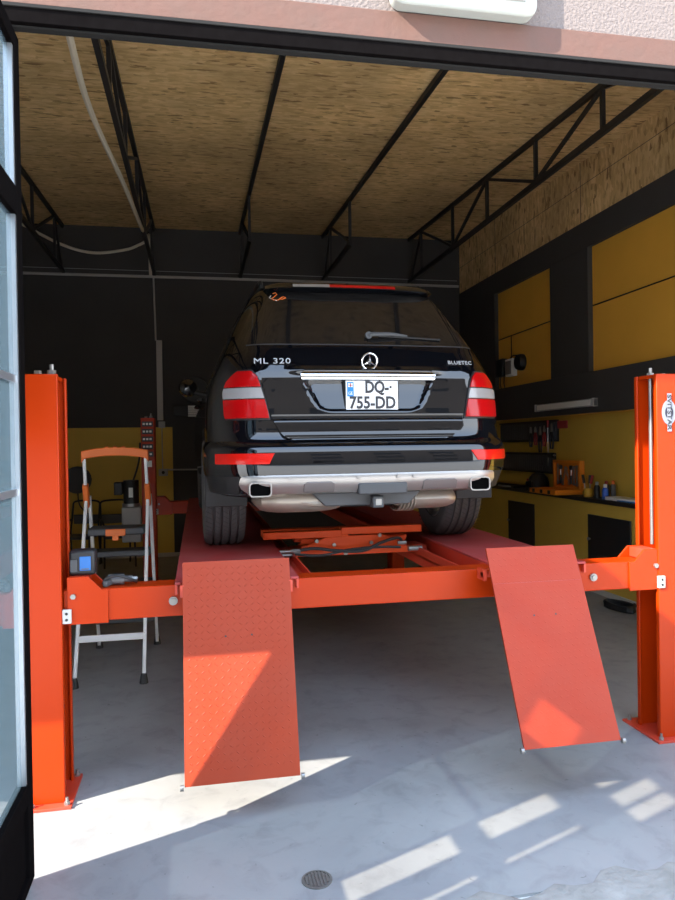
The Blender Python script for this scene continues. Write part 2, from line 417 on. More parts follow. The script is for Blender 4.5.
# white lamp housing above the opening
t = T('wall_light', 'white rounded lamp housing on the stucco above the garage opening', 'light', (1.17, YF, 3.612))
mb = MB(); a = []
x0, x1, z0, z1, r = .84, 1.50, 3.612, 3.92, .05
for cx_, cz_, a0 in ((x1-r, z0+r, -90), (x1-r, z1-r, 0), (x0+r, z1-r, 90), (x0+r, z0+r, 180)):
    for k in range(6): q = math.radians(a0+18*k); a.append((cx_+r*math.cos(q), cz_+r*math.sin(q)))
mb.prism(a, 'Y', YF-.075, YF)
t.part(mb, 'housing', M['sign_white'], bevel=.012)
t.part(MB().box(.90, 1.44, YF-.082, YF-.074, 3.67, 3.86), 'lens', M['lens_clear'], bevel=.003)

# ------------------------------------------------------------------ roof trusses
tb = 4.46
def truss(x, label, s=.044, ystop=0):
    t = T('roof_truss', label, 'truss', (x, 7.2, tb), 'black roof trusses under the board ceiling')
    y0, y1 = 2.98, YB-.02
    t.part(MB().bar((x, y0, ceil_z(y0)-.03), (x, y1, ceil_z(y1)-.03), s, .05), 'top_chord', M['steel_black'])
    t.part(MB().bar((x, max(y0, ystop), tb), (x, y1, tb), s, .055), 'bottom_chord', M['steel_black'])
    nodes = [10.95, 9.52, 8.31, 7.02, 5.75, 4.45, 3.2]
    for y in nodes:
        if y >= ystop: t.part(MB().bar((x, y, tb+.02), (x, y, ceil_z(y)-.04), s*.8, .04), 'web_post', M['steel_black'])
    dg = [((YB-.15, 0), (10.95, 1)), ((10.95, 1), (9.52, 0)), ((9.52, 0), (8.31, 1)), ((8.31, 1), (7.02, 0)), ((7.02, 0), (5.75, 1)), ((5.75, 1), (4.45, 0)), ((4.45, 0), (3.2, 1))]
    for (ya, ta), (yb, tb_) in dg:
        if yb < ystop: continue
        t.part(MB().bar((x, ya, ceil_z(ya)-.05 if ta else tb+.02), (x, yb, ceil_z(yb)-.05 if tb_ else tb+.02), s*.7, .035), 'web_brace', M['steel_black'])
    return t
truss(-1.98, 'leftmost black steel roof truss, mostly hidden by the glass door')
truss(-.62, 'second black roof truss from the left, with the cream hose along it')
truss(.72, 'third black roof truss from the left, seen almost edge on', ystop=9.5)
truss(2.08, 'fourth black roof truss from the left, middle right of the ceiling', ystop=9.5)
truss(3.55, 'rightmost black roof truss, beside the boarded right wall')

# ------------------------------------------------------------------ cables and conduits on ceiling and back wall
t5 = smooth_path([(-.70, 3.3, 4.50), (-.76, 4.9, 4.37), (-.78, 6.0, 4.40), (-.68, 7.5, 4.38), (-.63, 9.0, 4.42), (-.64, 10.4, 4.68), (-.68, 11.3, 4.98), (-.69, 11.55, 4.98), (-.685, 11.60, 4.75), (-.68, 11.60, 4.44)], 8)
one(MB().tube(t5, .024, 8), 'flexible_conduit', M['cream'], 'thick cream hose hanging along the second roof truss', 'hose', (-.7, 7, 4.4), smooth=True)
sw = smooth_path([(-2.6, 11.5, 5.16), (-2.0, 11.45, 4.84), (-1.53, 11.45, 4.72), (-1.05, 11.45, 4.78), (-.84, 11.5, 4.88), (-.735, 11.54, 4.95)], 8)
one(MB().tube(sw, .022, 8), 'flexible_conduit', M['cream'], 'slack cream hose drooping between the two left trusses', 'hose', (-1.6, 11.5, 4.6), smooth=True)
one(MB().tube([(-2.74, YB-.03, 4.42), (.5, YB-.03, 4.42), (4.42, YB-.03, 4.40)], .022, 8), 'wall_conduit', M['trunk'], 'straight pale conduit running across the black back wall', 'conduit', (1, YB-.03, 4.42), smooth=True)
one(MB().tube([(-2.74, YB-.01, 4.52), (4.4, YB-.01, 4.50)], .004, 6), 'wall_wire', M['grey'], 'thin wire stretched above the pale conduit on the back wall', 'wire', (1, YB-.01, 4.5), smooth=True)
one(MB().tube([(-.64, YB-.02, 4.40), (-.62, YB-.02, 3.42)], .014, 8), 'wall_conduit', M['trunk'], 'thin vertical conduit dropping to the cable trunking on the back wall', 'conduit', (-.63, YB-.02, 3.4), smooth=True)
t = T('cable_trunking', 'flat grey vertical cable trunking on the black back wall', 'trunking', (-.57, YB-.03, 2.1))
t.part(MB().box(-.615, -.525, YB-.05, YB-.001, 2.16, 3.42), 'cover', M['trunk'], bevel=.004)
t.part(MB().box(-.60, -.50, YB-.07, YB-.001, 2.04, 2.14), 'socket_box', M['grey'], bevel=.004)
t = T('wall_socket', 'grey socket box at the end of the low pipe on the back wall', 'socket', (-.55, YB-.03, 1.32))
t.part(MB().box(-.61, -.47, YB-.06, YB-.012, 1.28, 1.39), 'body', M['grey'], bevel=.006)
t.part(MB().cyl((-.54, YB-.07, 1.335), (-.54, YB-.06, 1.335), .025), 'outlet', M['plastic'])
one(MB().tube([(-.55, YB-.03, 2.04), (-.55, YB-.03, 1.39)], .008, 8), 'wall_cable', M['trunk'], 'thin cable linking trunking and socket box on the yellow panel', 'cable', (-.55, YB-.03, 1.7))
one(MB().tube([(-.47, YB-.03, 1.375), (1.4, YB-.03, 1.355)], .012, 8), 'wall_conduit', M['trunk'], 'low horizontal pipe from the socket box towards the car', 'conduit', (.3, YB-.03, 1.37), smooth=True)
# unit with louvred panel beside the car
t = T('wall_heater', 'black and white louvred unit on the back wall left of the car', 'heater', (-.05, YB-.1, 2.2))
t.part(MB().box(-.36, -.14, YB-.16, YB-.001, 2.22, 2.38), 'control_box', M['plastic'], bevel=.01)
mb = MB()
for k in range(5): mb.box(-.14, .55, YB-.16, YB-.02, 2.212+.036*k, 2.238+.036*k)
t.part(mb, 'louvre', M['white'])
t = T('wall_fan', 'round black fan above the louvred unit, half hidden by the car', 'fan', (0, YB-.06, 2.63))
mb = MB(); mb.lathe([(.20, -.1), (.22, -.05), (.20, 0)], (-.02, YB-.001, 2.63), 'Y', 20); t.part(mb, 'cage', M['plastic'], smooth=True)
mb = MB(); mb.cyl((-.02, YB-.13, 2.63), (-.02, YB-.1, 2.63), .06); t.part(mb, 'hub', M['dgrey'])

# ------------------------------------------------------------------ right wall fixtures
t = T('strip_light', 'unlit grey strip light on the black band of the right wall', 'light', (4.42, 8.05, 2.17))
t.part(MB().box(4.385, 4.44, 7.36, 8.78, 2.13, 2.215), 'body', M['grey'], bevel=.008)
t.part(MB().box(4.380, 4.387, 7.42, 8.72, 2.14, 2.205), 'diffuser', M['white'], bevel=.002)
for y in (7.36, 8.765): t.part(MB().box(4.378, 4.44, y, y+.02, 2.126, 2.22), 'end_cap', M['trunk'])
one(MB().tube([(4.49, 4.7, 3.30), (4.49, 7.53, 3.29)], .007, 6), 'wall_cable', M['plastic'], 'black cable crossing the large amber panel', 'cable', (4.49, 6, 3.3))
one(MB().tube([(4.49, 8.45, 3.285), (4.49, 10.16, 3.27)], .007, 6), 'wall_cable', M['plastic'], 'black cable crossing the smaller amber panel', 'cable', (4.49, 9.3, 3.3))
one(MB().tube([(4.488, 9.70, 3.27), (4.488, 9.70, 2.94)], .007, 6), 'wall_cable', M['plastic'], 'short black cable dropping to the white box on the amber panel', 'cable', (4.488, 9.7, 3.1))
t = T('junction_box', 'white box with a small lid on the smaller amber panel', 'box', (4.46, 9.66, 2.8))
t.part(MB().box(4.42, 4.50, 9.54, 9.78, 2.68, 2.93), 'body', M['white'], bevel=.008)
t.part(MB().box(4.412, 4.42, 9.57, 9.75, 2.71, 2.90), 'lid', M['lens_clear'], bevel=.002)
t = T('wall_speaker', 'round black device right of the white box on the amber panel', 'speaker', (4.45, 9.36, 2.85))
mb = MB(); mb.lathe([(.10, -.09), (.115, -.05), (.115, 0)], (4.50, 9.36, 2.85), 'X', 18); t.part(mb, 'housing', M['plastic'], smooth=True)
t.part(MB().tube([(4.46, 9.40, 2.95), (4.45, 9.55, 2.97), (4.46, 9.68, 2.95)], .009, 6), 'lead', M['plastic'])
t = T('wall_speaker', 'black box left of the white box on the amber panel', 'speaker', (4.45, 9.97, 2.8))
t.part(MB().box(4.41, 4.50, 9.86, 10.08, 2.70, 2.96), 'housing', M['plastic'], bevel=.01)
for y in (9.9, 10.03): t.part(MB().tube([(4.46, y, 2.70), (4.46, y+.01, 2.60), (4.47, y, 2.52)], .008, 6), 'lead', M['plastic'])

# workbench ledge with black hatches in the masonry below
one(MB().box(4.40, 4.66, 5.0, YB-.02, 1.03, 1.075), 'worktop', M['plastic'], 'long black worktop ledge along the right wall', 'worktop', (4.5, 8, 1.03), bevel=.006)
def hatch(y0, y1, label):
    t = T('cabinet_door', label, 'cabinet door', (4.42, (y0+y1)/2, .3), 'black hatches below the worktop')
    t.part(MB().box(4.412, 4.432, y0, y1, .30, .89), 'panel', M['plastic'], bevel=.004)
    t.part(MB().lathe([(.012, 0), (.012, -.018), (.02, -.02), (.02, -.032)], (4.412, y1-.05, .61), 'X', 12), 'knob', M['zinc'], smooth=True)
hatch(6.73, 7.56, 'large black hatch below the worktop, nearest the right lift post')
hatch(8.92, 9.72, 'smaller looking black hatch below the worktop, close to the car')
# perforated tool racks
def rack(y0, y1, z0, z1, label):
    t = T('tool_rack', label, 'tool rack', (4.65, (y0+y1)/2, z0), 'slotted tool racks on the niche wall')
    t.part(MB().box(4.645, 4.66, y0, y1, z0, z1), 'back_plate', M['plastic'])
    mb = MB(); n = int((y1-y0)/.06)
    for k in range(n): mb.box(4.630, 4.646, y0+.02+k*.06, y0+.045+k*.06, z0+.03, z1-.03)
    t.part(mb, 'slat_panel', M['dgrey'])
    for z in (z0, z1-.02): t.part(MB().box(4.62, 4.646, y0, y1, z, z+.02), 'rail', M['plastic'])
rack(8.66, 10.46, 1.73, 2.02, 'upper black slotted tool rack, hung with hand tools')
rack(8.74, 10.42, 1.30, 1.58, 'lower black slotted tool rack, nearly empty')
one(MB().box(4.635, 4.655, 8.42, 8.66, 1.90, 2.0), 'label_strip', M['pink'], 'red strip at the near end of the upper tool rack', 'label', (4.64, 8.5, 1.9), bevel=.004)
X_T = 4.605
def pliers(y, z, grip, label, s=1.):
    t = T('pliers', label, 'pliers', (X_T, y, z), 'hand tools hanging on the upper rack')
    for sg in (-1, 1):
        t.part(MB().tube(smooth_path([(X_T, y+sg*.004, z+.02), (X_T, y+sg*.035*s, z-.05*s), (X_T, y+sg*.03*s, z-.14*s), (X_T, y+sg*.02*s, z-.17*s)], 4), .012, 8), 'grip', grip, smooth=True)
    t.part(MB().prism([(y-.02, z+.02), (y+.02, z+.02), (y+.026, z+.045), (y+.008, z+.11*s), (y-.008, z+.11*s), (y-.026, z+.045)], 'X', X_T-.008, X_T+.008), 'jaw', M['steel'], bevel=.002)
def screwdriver(y, z, grip, label, L=.2, x=X_T, group='hand tools hanging on the upper rack', up=False):
    t = T('screwdriver', label, 'screwdriver', (x, y, z), group)
    sg = -1 if not up else -1
    t.part(MB().lathe([(.008, .0), (.016, .01), (.013, .03), (.018, .08), (.012, .1)], (x, y, z), 'Z', 10), 'handle', grip, smooth=True)
    t.part(MB().cyl((x, y, z-L), (x, y, z+.005), .005, 8), 'shaft', M['steel'])
pliers(9.36, 1.83, M['plastic'], 'black pliers at the far end of the hanging tools')
pliers(9.22, 1.84, M['tool_red'], 'red handled pliers beside the far black pliers', .9)
pliers(9.08, 1.80, M['plastic'], 'long black pliers in the middle of the hanging tools', 1.25)
pliers(8.96, 1.84, M['tool_red'], 'red handled pliers right of the long black pliers')
screwdriver(8.86, 1.92, M['tool_red'], 'long bright screwdriver hanging down past both racks', .52)
pliers(8.76, 1.84, M['plastic'], 'black cutters at the near end of the upper rack', 1.2)
t = T('glue_gun', 'black gun shaped tool hung at the near end of the lower rack', 'glue gun', (X_T-.01, 8.74, 1.45))
t.part(MB().obox((X_T-.01, 8.755, 1.55), (.045, .13, .07), (0, 0, 0)), 'body', M['plastic'], bevel=.012)
t.part(MB().obox((X_T-.01, 8.785, 1.45), (.04, .05, .16), (.15, 0, 0)), 'handle', M['dgrey'], bevel=.012)
t.part(MB().cyl((X_T-.01, 8.692, 1.55), (X_T-.01, 8.65, 1.55), .012, 10), 'nozzle', M['zinc'])
# things on the ledge
t = T('laptop_tray', 'flat black tray with grey front lying on the far worktop', 'tray', (4.53, 10.0, 1.075))
t.part(MB().box(4.43, 4.63, 9.55, 10.45, 1.075, 1.105), 'base', M['plastic'], bevel=.006)
t.part(MB().box(4.425, 4.43, 9.65, 10.1, 1.078, 1.10), 'front_strip', M['grey'])
t = T('helmet', 'round black helmet on the worktop beside the orange tool case', 'helmet', (4.54, 8.98, 1.075))
t.part(MB().lathe([(.02, .24), (.08, .225), (.125, .17), (.14, .09), (.135, .0)], (4.52, 8.98, 1.075), 'Z', 18), 'shell', M['plastic'], smooth=True)
t.part(MB().box(4.375, 4.40, 8.90, 9.06, 1.12, 1.20), 'visor', M['carglass'], bevel=.008)
t = T('paint_tin', 'small dark jar standing left of the black helmet', 'jar', (4.55, 9.35, 1.075))
t.part(MB().lathe([(.035, 0), (.035, .09), (.02, .11)], (4.55, 9.35, 1.075), 'Z', 14), 'jar', M['dgrey'], smooth=True)
t.part(MB().lathe([(.022, 0), (.022, .03)], (4.55, 9.35, 1.185), 'Z', 14), 'cap', M['tool_red'])
# open tool case
tc_ = T('tool_case', 'open orange tool case on the worktop, lid against the wall', 'tool case', (4.5, 8.35, 1.075))
mb = MB(); mb.box(4.625, 4.655, 8.02, 8.70, 1.12, 1.49)
lid = tc_.part(mb, 'lid', M['case_orange'], bevel=.012)
mb = MB()
for (a0, a1, b0, b1) in ((8.02, 8.06, 1.12, 1.49), (8.66, 8.70, 1.12, 1.49), (8.06, 8.66, 1.45, 1.49), (8.06, 8.66, 1.12, 1.15)): mb.box(4.585, 4.63, a0, a1, b0, b1)
tc_.part(mb, 'lid_rim', M['case_orange'], lid, bevel=.008)
mb = MB(); mb.box(4.25, 4.62, 8.02, 8.70, 1.076, 1.10)
for (a0, a1, b0, b1) in ((4.25, 4.28, 8.02, 8.70), (4.59, 4.62, 8.02, 8.70), (4.28, 4.59, 8.02, 8.06), (4.28, 4.59, 8.66, 8.70)): mb.box(a0, a1, b0, b1, 1.10, 1.135)
tc_.part(mb, 'base', M['case_orange'], bevel=.006)
for y in (8.14, 8.34, 8.55): tc_.part(MB().box(4.238, 4.252, y, y+.05, 1.085, 1.13), 'latch', M['plastic'], bevel=.003)
def wrench(y, z0, z1, lab, x=4.605, r=.011, tilt=0):
    t = T('wrench', lab, 'wrench', (x, y, z0), 'tools held in the lid of the orange case')
    t.part(MB().bar((x, y-tilt, z0+.02), (x, y+tilt, z1-.02), .012, .022, (1, 0, 0)), 'shank', M['steel'])
    for z, k in ((z0, -1), (z1, 1)):
        mb = MB(); mb.lathe([(.024, -.006), (.024, .006)], (x, y+k*tilt, z), 'X', 12); t.part(mb, 'ring', M['steel'])
wrench(8.13, 1.19, 1.41, 'shiny wrench at the near edge of the orange case lid')
wrench(8.20, 1.20, 1.40, 'shiny wrench second from the near edge of the case lid')
wrench(8.35, 1.20, 1.38, 'tilted wrench in the middle of the orange case lid', tilt=.03)
wrench(8.44, 1.19, 1.39, 'tilted wrench left of the middle in the orange case lid', tilt=-.04)
wrench(8.60, 1.20, 1.42, 'shiny wrench at the far edge of the orange case lid')
for y, lab in ((8.26, 'dark socket handle near the middle of the orange case lid'), (8.52, 'dark socket handle towards the far side of the orange case lid')):
    t = T('ratchet', lab, 'ratchet', (4.60, y, 1.2), 'tools held in the lid of the orange case')
    t.part(MB().cyl((4.60, y, 1.19), (4.60, y, 1.30), .016, 10), 'handle', M['plastic'], smooth=True)
    t.part(MB().lathe([(.028, -.012), (.028, .012)], (4.60, y, 1.40), 'X', 14), 'head', M['dgrey'])
    t.part(MB().cyl((4.60, y, 1.30), (4.60, y, 1.40), .009, 8), 'shank', M['steel'])
# pot of tools, cans, paper
t = T('tool_pot', 'small yellow pot of dark tools right of the orange case', 'pot', (4.52, 7.72, 1.075))
t.part(MB().lathe([(.05, 0), (.055, .02), (.05, .09), (.055, .1), (.045, .1), (.04, .03)], (4.52, 7.72, 1.075), 'Z', 16), 'pot', M['gold'], smooth=True)
for k, (dx, dy, lean, lab) in enumerate(((-.02, .02, .05, 'dark screwdriver leaning left in the yellow pot'), (.01, -.01, -.01, 'dark screwdriver upright in the yellow pot'), (0, -.02, -.06, 'dark screwdriver leaning right in the yellow pot'))):
    tt = T('screwdriver', lab, 'screwdriver', (4.52+dx, 7.72+dy, 1.11), 'screwdrivers in the yellow pot')
    tt.part(MB().cyl((4.52+dx, 7.72+dy, 1.115), (4.52+dx, 7.72+dy+lean*.7, 1.24), .005, 8), 'shaft', M['steel'])
    tt.part(MB().cyl((4.52+dx, 7.72+dy+lean*.7, 1.235), (4.52+dx, 7.72+dy+lean*1.3, 1.33), .016, 10), 'handle', M['tool_red'] if k == 2 else M['plastic'], smooth=True)
def can(y, x, r, h, m, capm, lab):
    t = T('spray_can', lab, 'can', (x, y, 1.075), 'cans on the worktop')
    t.part(MB().lathe([(r, 0), (r, h), (r*.6, h+.02)], (x, y, 1.075), 'Z', 16), 'body', m, smooth=True)
    t.part(MB().lathe([(r*.55, 0), (r*.55, .035), (r*.3, .04)], (x, y, 1.075+h+.02), 'Z', 14), 'cap', capm, smooth=True)
can(7.50, 4.50, .033, .13, M['plastic'], M['grey'], 'black spray can with grey cap on the worktop')
can(7.42, 4.57, .033, .14, M['dgrey'], M['tool_red'], 'dark spray can with red cap behind the blue bottle')
can(7.33, 4.50, .036, .11, M['bluebottle'], M['white'], 'blue bottle with white cap on the worktop')
can(7.30, 4.58, .03, .15, M['dgrey'], M['orange'], 'dark can with orange cap right of the blue bottle')
t = T('paper_roll', 'long white box lying at the near end of the worktop', 'box', (4.52, 6.95, 1.075))
t.part(MB().box(4.44, 4.60, 6.60, 7.24, 1.076, 1.115), 'box', M['white'], bevel=.006)
t.part(MB().box(4.438, 4.602, 6.62, 7.0, 1.078, 1.09), 'label_band', M['blue'])
# hose on the floor at the right wall
hp = []
for k in range(60):
    a = k*.42; rr = .13+.012*math.sin(k*1.3); hp.append((4.22+rr*math.cos(a)*.8, 6.62+rr*1.6*math.sin(a), .016+.0009*k))
one(MB().tube(hp, .014, 8), 'air_hose', M['plastic'], 'black hose coiled on the floor beside the right lift post', 'hose', (4.22, 6.62, 0), smooth=True)

# ------------------------------------------------------------------ four post lift
LF = T('four_post_lift', 'bright orange red four post car lift carrying the black car', 'car lift', (.93, 6.5, 0))
def channel(x_open, sgn, y0, y1, z0, z1):
    # C section open towards +sgn ; x_open = lip plane
    xw = x_open - sgn*.17; th = .014; lip = .03
    o = [(xw, y0), (x_open, y0), (x_open, y0+lip), (x_open-sgn*th, y0+lip), (x_open-sgn*th, y0+th), (xw+sgn*th, y0+th), (xw+sgn*th, y1-th), (x_open-sgn*th, y1-th), (x_open-sgn*th, y1-lip), (x_open, y1-lip), (x_open, y1), (xw, y1)]
    return MB().prism(o, 'Z', z0, z1)
posts = {}
for (nm, xo, sg, y0) in (('fl', -.665, 1, 3.68), ('fr', 2.605, -1, 3.70), ('rl', -.53, 1, 9.30), ('rr', 2.55, -1, 9.32)):
    dp = .22 if nm == 'fr' else .26; zt_ = 2.125 if nm == 'fr' else 2.11
    p = LF.part(channel(xo, sg, y0, y0+dp, .012, zt_), 'post', M['red'], bevel=.005)
    xw = xo-sg*.17; posts[nm] = p
    xa, xb = sorted((xw-sg*.04, xo+sg*(.035 if sg > 0 else .045)))
    LF.part(MB().box(xa, xb, y0-.05, y0+.31, 0, .014), 'base_plate', M['red_worn'], p, bevel=.002)
    xa, xb = sorted((xw, xo-sg*.02))
    LF.part(MB().box(xa, xb, y0+.01, y0+dp-.01, zt_-.02, zt_), 'top_plate', M['red'], p)
    for bx in (xw+sg*.02, xo+sg*.012):
        for by in (y0-.025, y0+.285):
            LF.part(MB().cyl((bx, by, .014), (bx, by, .03), .014, 6).cyl((bx, by, .03), (bx, by, .05), .007, 8), 'anchor_bolt', M['zinc'], p)
    rx = xo-sg*.05
    LF.part(MB().cyl((rx, y0+.13, 1.12), (rx, y0+.13, 2.17), .011, 10), 'lifting_rod', M['zinc'], p, smooth=True)
    LF.part(MB().cyl((rx, y0+.13, 2.112), (rx, y0+.13, 2.14), .022, 6), 'nut', M['zinc'], p)
    LF.part(MB().cyl((xo-sg*.11, y0+.10, 2.11), (xo-sg*.11, y0+.10, 2.135), .018, 6), 'nut', M['muffler'], p)
# cross beams with gusset ends
for (ya, xl, xr) in ((3.72, -.645, 2.62), (9.36, -.525, 2.545)):
    b = LF.part(MB().box(xl-.02, xr+.02, ya, ya+.15, .885, 1.045), 'cross_beam', M['red'], bevel=.006)
    th = .012
    for s_, x in ((1, xl), (-1, xr)):
        pts = [(x-s_*.0, .875), (x-s_*.0, 1.11), (x+s_*.10, 1.11), (x+s_*.165, 1.043), (x+s_*.195, 1.043), (x+s_*.195, .875)]
        for yy in (ya-th, ya+.15):
            LF.part(MB().prism(pts, 'Y', yy, yy+th), 'gusset', M['red'], b, bevel=.003)
        LF.part(MB().box(x-s_*.0-.0 if s_ > 0 else x, x+s_*.012 if s_ > 0 else x+.0-.012, ya-.01, ya+.16, 1.045, 1.11) if False else MB().obox((x+s_*.05, ya+.075, 1.078), (.09, .14, .06), (0, 0, 0)), 'carriage', M['red_worn'], b, bevel=.004)
        LF.part(MB().box(x-.022, x+.022, ya-th-.02, ya-th, .885, .955), 'slide_block', M['nylon'], b, bevel=.004)['label'] = 'white nylon slide block'
        mb = MB()
        for zz in (.905, .935): mb.cyl((x, ya-th-.023, zz), (x, ya-th-.019, zz), .007, 8)
        LF.part(mb, 'screw', M['plastic'], b)
        LF.part(MB().cyl((x+s_*.03, ya-th-.014, 1.015), (x+s_*.03, ya-th, 1.015), .014, 6), 'bolt', M['zinc'], b)
    for bx in ((-.135, 2.2) if ya < 5 else ()):
        LF.part(MB().cyl((bx, ya-.012, .965), (bx, ya, .965), .022, 14).cyl((bx, ya-.02, .965), (bx, ya-.012, .965), .014, 6), 'bolt', M['zinc'], b)
    if ya > 5: LF.part(MB().box(.02, .18, ya-.014, ya-.001, .94, .975), 'slot', M['plastic'], b)
# runways
def runway(x0, x1, inner, label):
    y0, y1 = 3.69, 9.62
    mb = MB(); mb.box(x0, x1, y0, y1, 1.048, 1.062)
    r = LF.part(mb, 'runway', M['red_deck'], bevel=.003)
    mb = MB()
    mb.box(x0, x0+.012, y0, y1, .90 if False else 1.0, 1.048); mb.box(x1-.012, x1, y0, y1, 1.0, 1.048)
    LF.part(mb, 'side_flange', M['red_worn'], r)
    mb = MB(); mb.box(x0+.01, x1-.01, 3.90, 9.33, .90, .915); mb.box(x0, x0+.012, 3.90, 9.33, .90, 1.0); mb.box(x1-.012, x1, 3.90, 9.33, .90, 1.0)
    LF.part(mb, 'box_beam', M['red_worn'], r)
    # inner jack rail
    xi0, xi1 = (x1, x1+.115) if inner > 0 else (x0-.115, x0)
    LF.part(MB().box(xi0, xi1, 3.90, 9.33, .955, .972).box(*((xi1-.012, xi1) if inner > 0 else (xi0, xi0+.012)), 3.90, 9.33, .90, 1.02), 'jack_rail', M['red_worn'], r, bevel=.003)
    return r
rwl = runway(-.125, .505, 1, ''); rwr = runway(1.605, 2.14, -1, '')
def ramp(x0, x1, parent, m, strength, top=(0, 3.645, 1.168), bot=(0, 3.34, .185)):
    top = Vector(top); bot = Vector(bot); n = (bot-top).normalized(); out = Vector((0, n.z, -n.y)); 
    if out.y > 0: out = -out
    def P(x, s, o): return (x, (top+n*s+out*o).y, (top+n*s+out*o).z)
    L = (bot-top).length
    mb = MB()
    rows = [[P(x, s, 0) for x in (x0, (x0+x1)/2, x1)] for s in (0, .12, .5, L)]
    back = [[P(x, s, -.012) for x in (x0, (x0+x1)/2, x1)] for s in (0, .12, .5, L)]
    mb.slab(rows, back)
    k = 0; pit = .031
    nx = int((x1-x0-.03)/pit); ns = int((L-.05)/pit)
    for i in range(nx):
        for j in range(ns):
            cx_ = x0+.03+i*pit; cs = .035+j*pit
            a = .7 if (i+j) % 2 else -.7
            d1 = (math.cos(a)*.0125, math.sin(a)*.0125); d2 = (-math.sin(a)*.004, math.cos(a)*.004)
            tip = []
            for (u, v) in ((1, 0), (0, 1), (-1, 0), (0, -1)):
                tip.append(mb.bm.verts.new(P(cx_+d1[0]*u+d2[0]*v, cs+d1[1]*u+d2[1]*v, .0002)))
            c = [mb.bm.verts.new(P(cx_+d1[0]*u, cs+d1[1]*u, strength)) for u in (.55, -.55)]
            mb.bm.faces.new((tip[0], tip[1], c[0])); mb.bm.faces.new((tip[3], tip[0], c[0]))
            mb.bm.faces.new((tip[1], tip[2], c[1])); mb.bm.faces.new((tip[2], tip[3], c[1]))
            mb.bm.faces.new((tip[1], c[1], c[0])); mb.bm.faces.new((tip[3], c[0], c[1]))
    r = LF.part(mb, 'ramp', m, parent)
    for x in (x0-.012, x1+.012):
        LF.part(MB().cyl((x-.008, bot.y, bot.z-.003), (x+.008, bot.y, bot.z-.003), .014, 12), 'roller', M['zinc'], r)
    LF.part(MB().cyl((x0-.012, 3.635, 1.03), (x1+.012, 3.635, 1.03), .016, 12).box(x0-.012, x0+.006, 3.61, 3.70, 1.0, 1.06).box(x1-.006, x1+.012, 3.61, 3.70, 1.0, 1.06), 'hinge', M['red_worn'], r)
    mb = MB()
    for x in ((x0*.62+x1*.38), (x0*.38+x1*.62)):
        q = P(x, .37, .0006); mb.cyl(q, P(x, .37, .0012), .005, 8)
    LF.part(mb, 'drilled_hole', M['ink'], r)
    if x0 > 1:
        a_, b_ = P(x0+.004, .195, .0002), P(x1-.004, .195, .0002)
        LF.part(MB().bar(a_, b_, .0016, .0016), 'weld_seam', M['red_deck'], r)
    return r
rl_ = ramp(-.085, .450, rwl, M['red_dust'], .0018); rr_ = ramp(1.505, 2.012, rwr, M['red_ramp'], .0008, (0, 3.60, 1.176), (0, 3.165, .275))
rl_['label'] = 'dusty chequer plate ramp half in sunlight'; rr_['label'] = 'smoother worn red ramp in the shade'
# rear left post: decals and hydraulic power unit
p = posts['rl']
mb = MB(); 
mb2 = MB()
for k in range(5): mb2.box(-.685, -.55, 9.292, 9.30, 1.62+.095*k, 1.685+.095*k)
LF.part(mb2, 'warning_decal', M['ink'], p)
mb2 = MB()
for k in range(5):
    for q in range(3): mb2.box(-.675+.04*q, -.648+.04*q, 9.289, 9.293, 1.64+.095*k, 1.665+.095*k)
LF.part(mb2, 'decal_print', M['white'], p)
LF.part(MB().box(-.66, -.57, 9.29, 9.30, 1.49, 1.57), 'control_plate', M['white'], p)
pu = LF.part(MB().box(-.94, -.71, 9.20, 9.42, .56, 1.0), 'power_unit', M['grey'], p, bevel=.015)
pu['label'] = 'grey oil tank of the power unit'
LF.part(MB().cyl((-.83, 9.30, 1.03), (-.83, 9.30, 1.33), .095, 18), 'motor', M['plastic'], pu, smooth=True)
LF.part(MB().cyl((-.83, 9.30, 1.0), (-.83, 9.30, 1.04), .11, 18), 'collar', M['zinc'], pu, smooth=True)
LF.part(MB().box(-1.03, -.93, 9.22, 9.38, 1.15, 1.31), 'switch_box', M['plastic'], pu, bevel=.01)
LF.part(MB().box(-.85, -.80, 9.195, 9.205, 1.12, 1.24), 'rating_plate', M['white'], pu)
LF.part(MB().tube(smooth_path([(-.80, 9.30, 1.33), (-.76, 9.30, 1.45), (-.72, 9.30, 1.62), (-.71, 9.30, 1.8)], 5), .012, 8), 'cable', M['plastic'], pu, smooth=True)
# oval maker's emblem on the front right post
p = posts['fr']; yb = 3.70
em = LF.part(MB().prism([(2.682+.045*math.cos(a*PI/16), 1.90+.072*math.sin(a*PI/16)) for a in range(32)], 'Y', yb-.004, yb), 'emblem', M['emblem'], p)
mb = MB(); mb.prism([(2.682+.026*math.cos(a*PI/12), 1.90+.036*math.sin(a*PI/12)) for a in range(24)], 'Y', yb-.0055, yb-.004)
LF.part(mb, 'emblem_centre', M['navy'], em)
LF.part(MB().box(2.668, 2.696, yb-.007, yb-.0055, 1.79, 2.01), 'emblem_band', M['emblem'], em)
o = text_mesh('emblem_lettering', 'SVITSTAR', .036, M['ink'], em, (2.682-.93, yb-.0075-6.5, 1.90), width=.205, rot=(PI/2, PI/2, 0), bold=.0006)

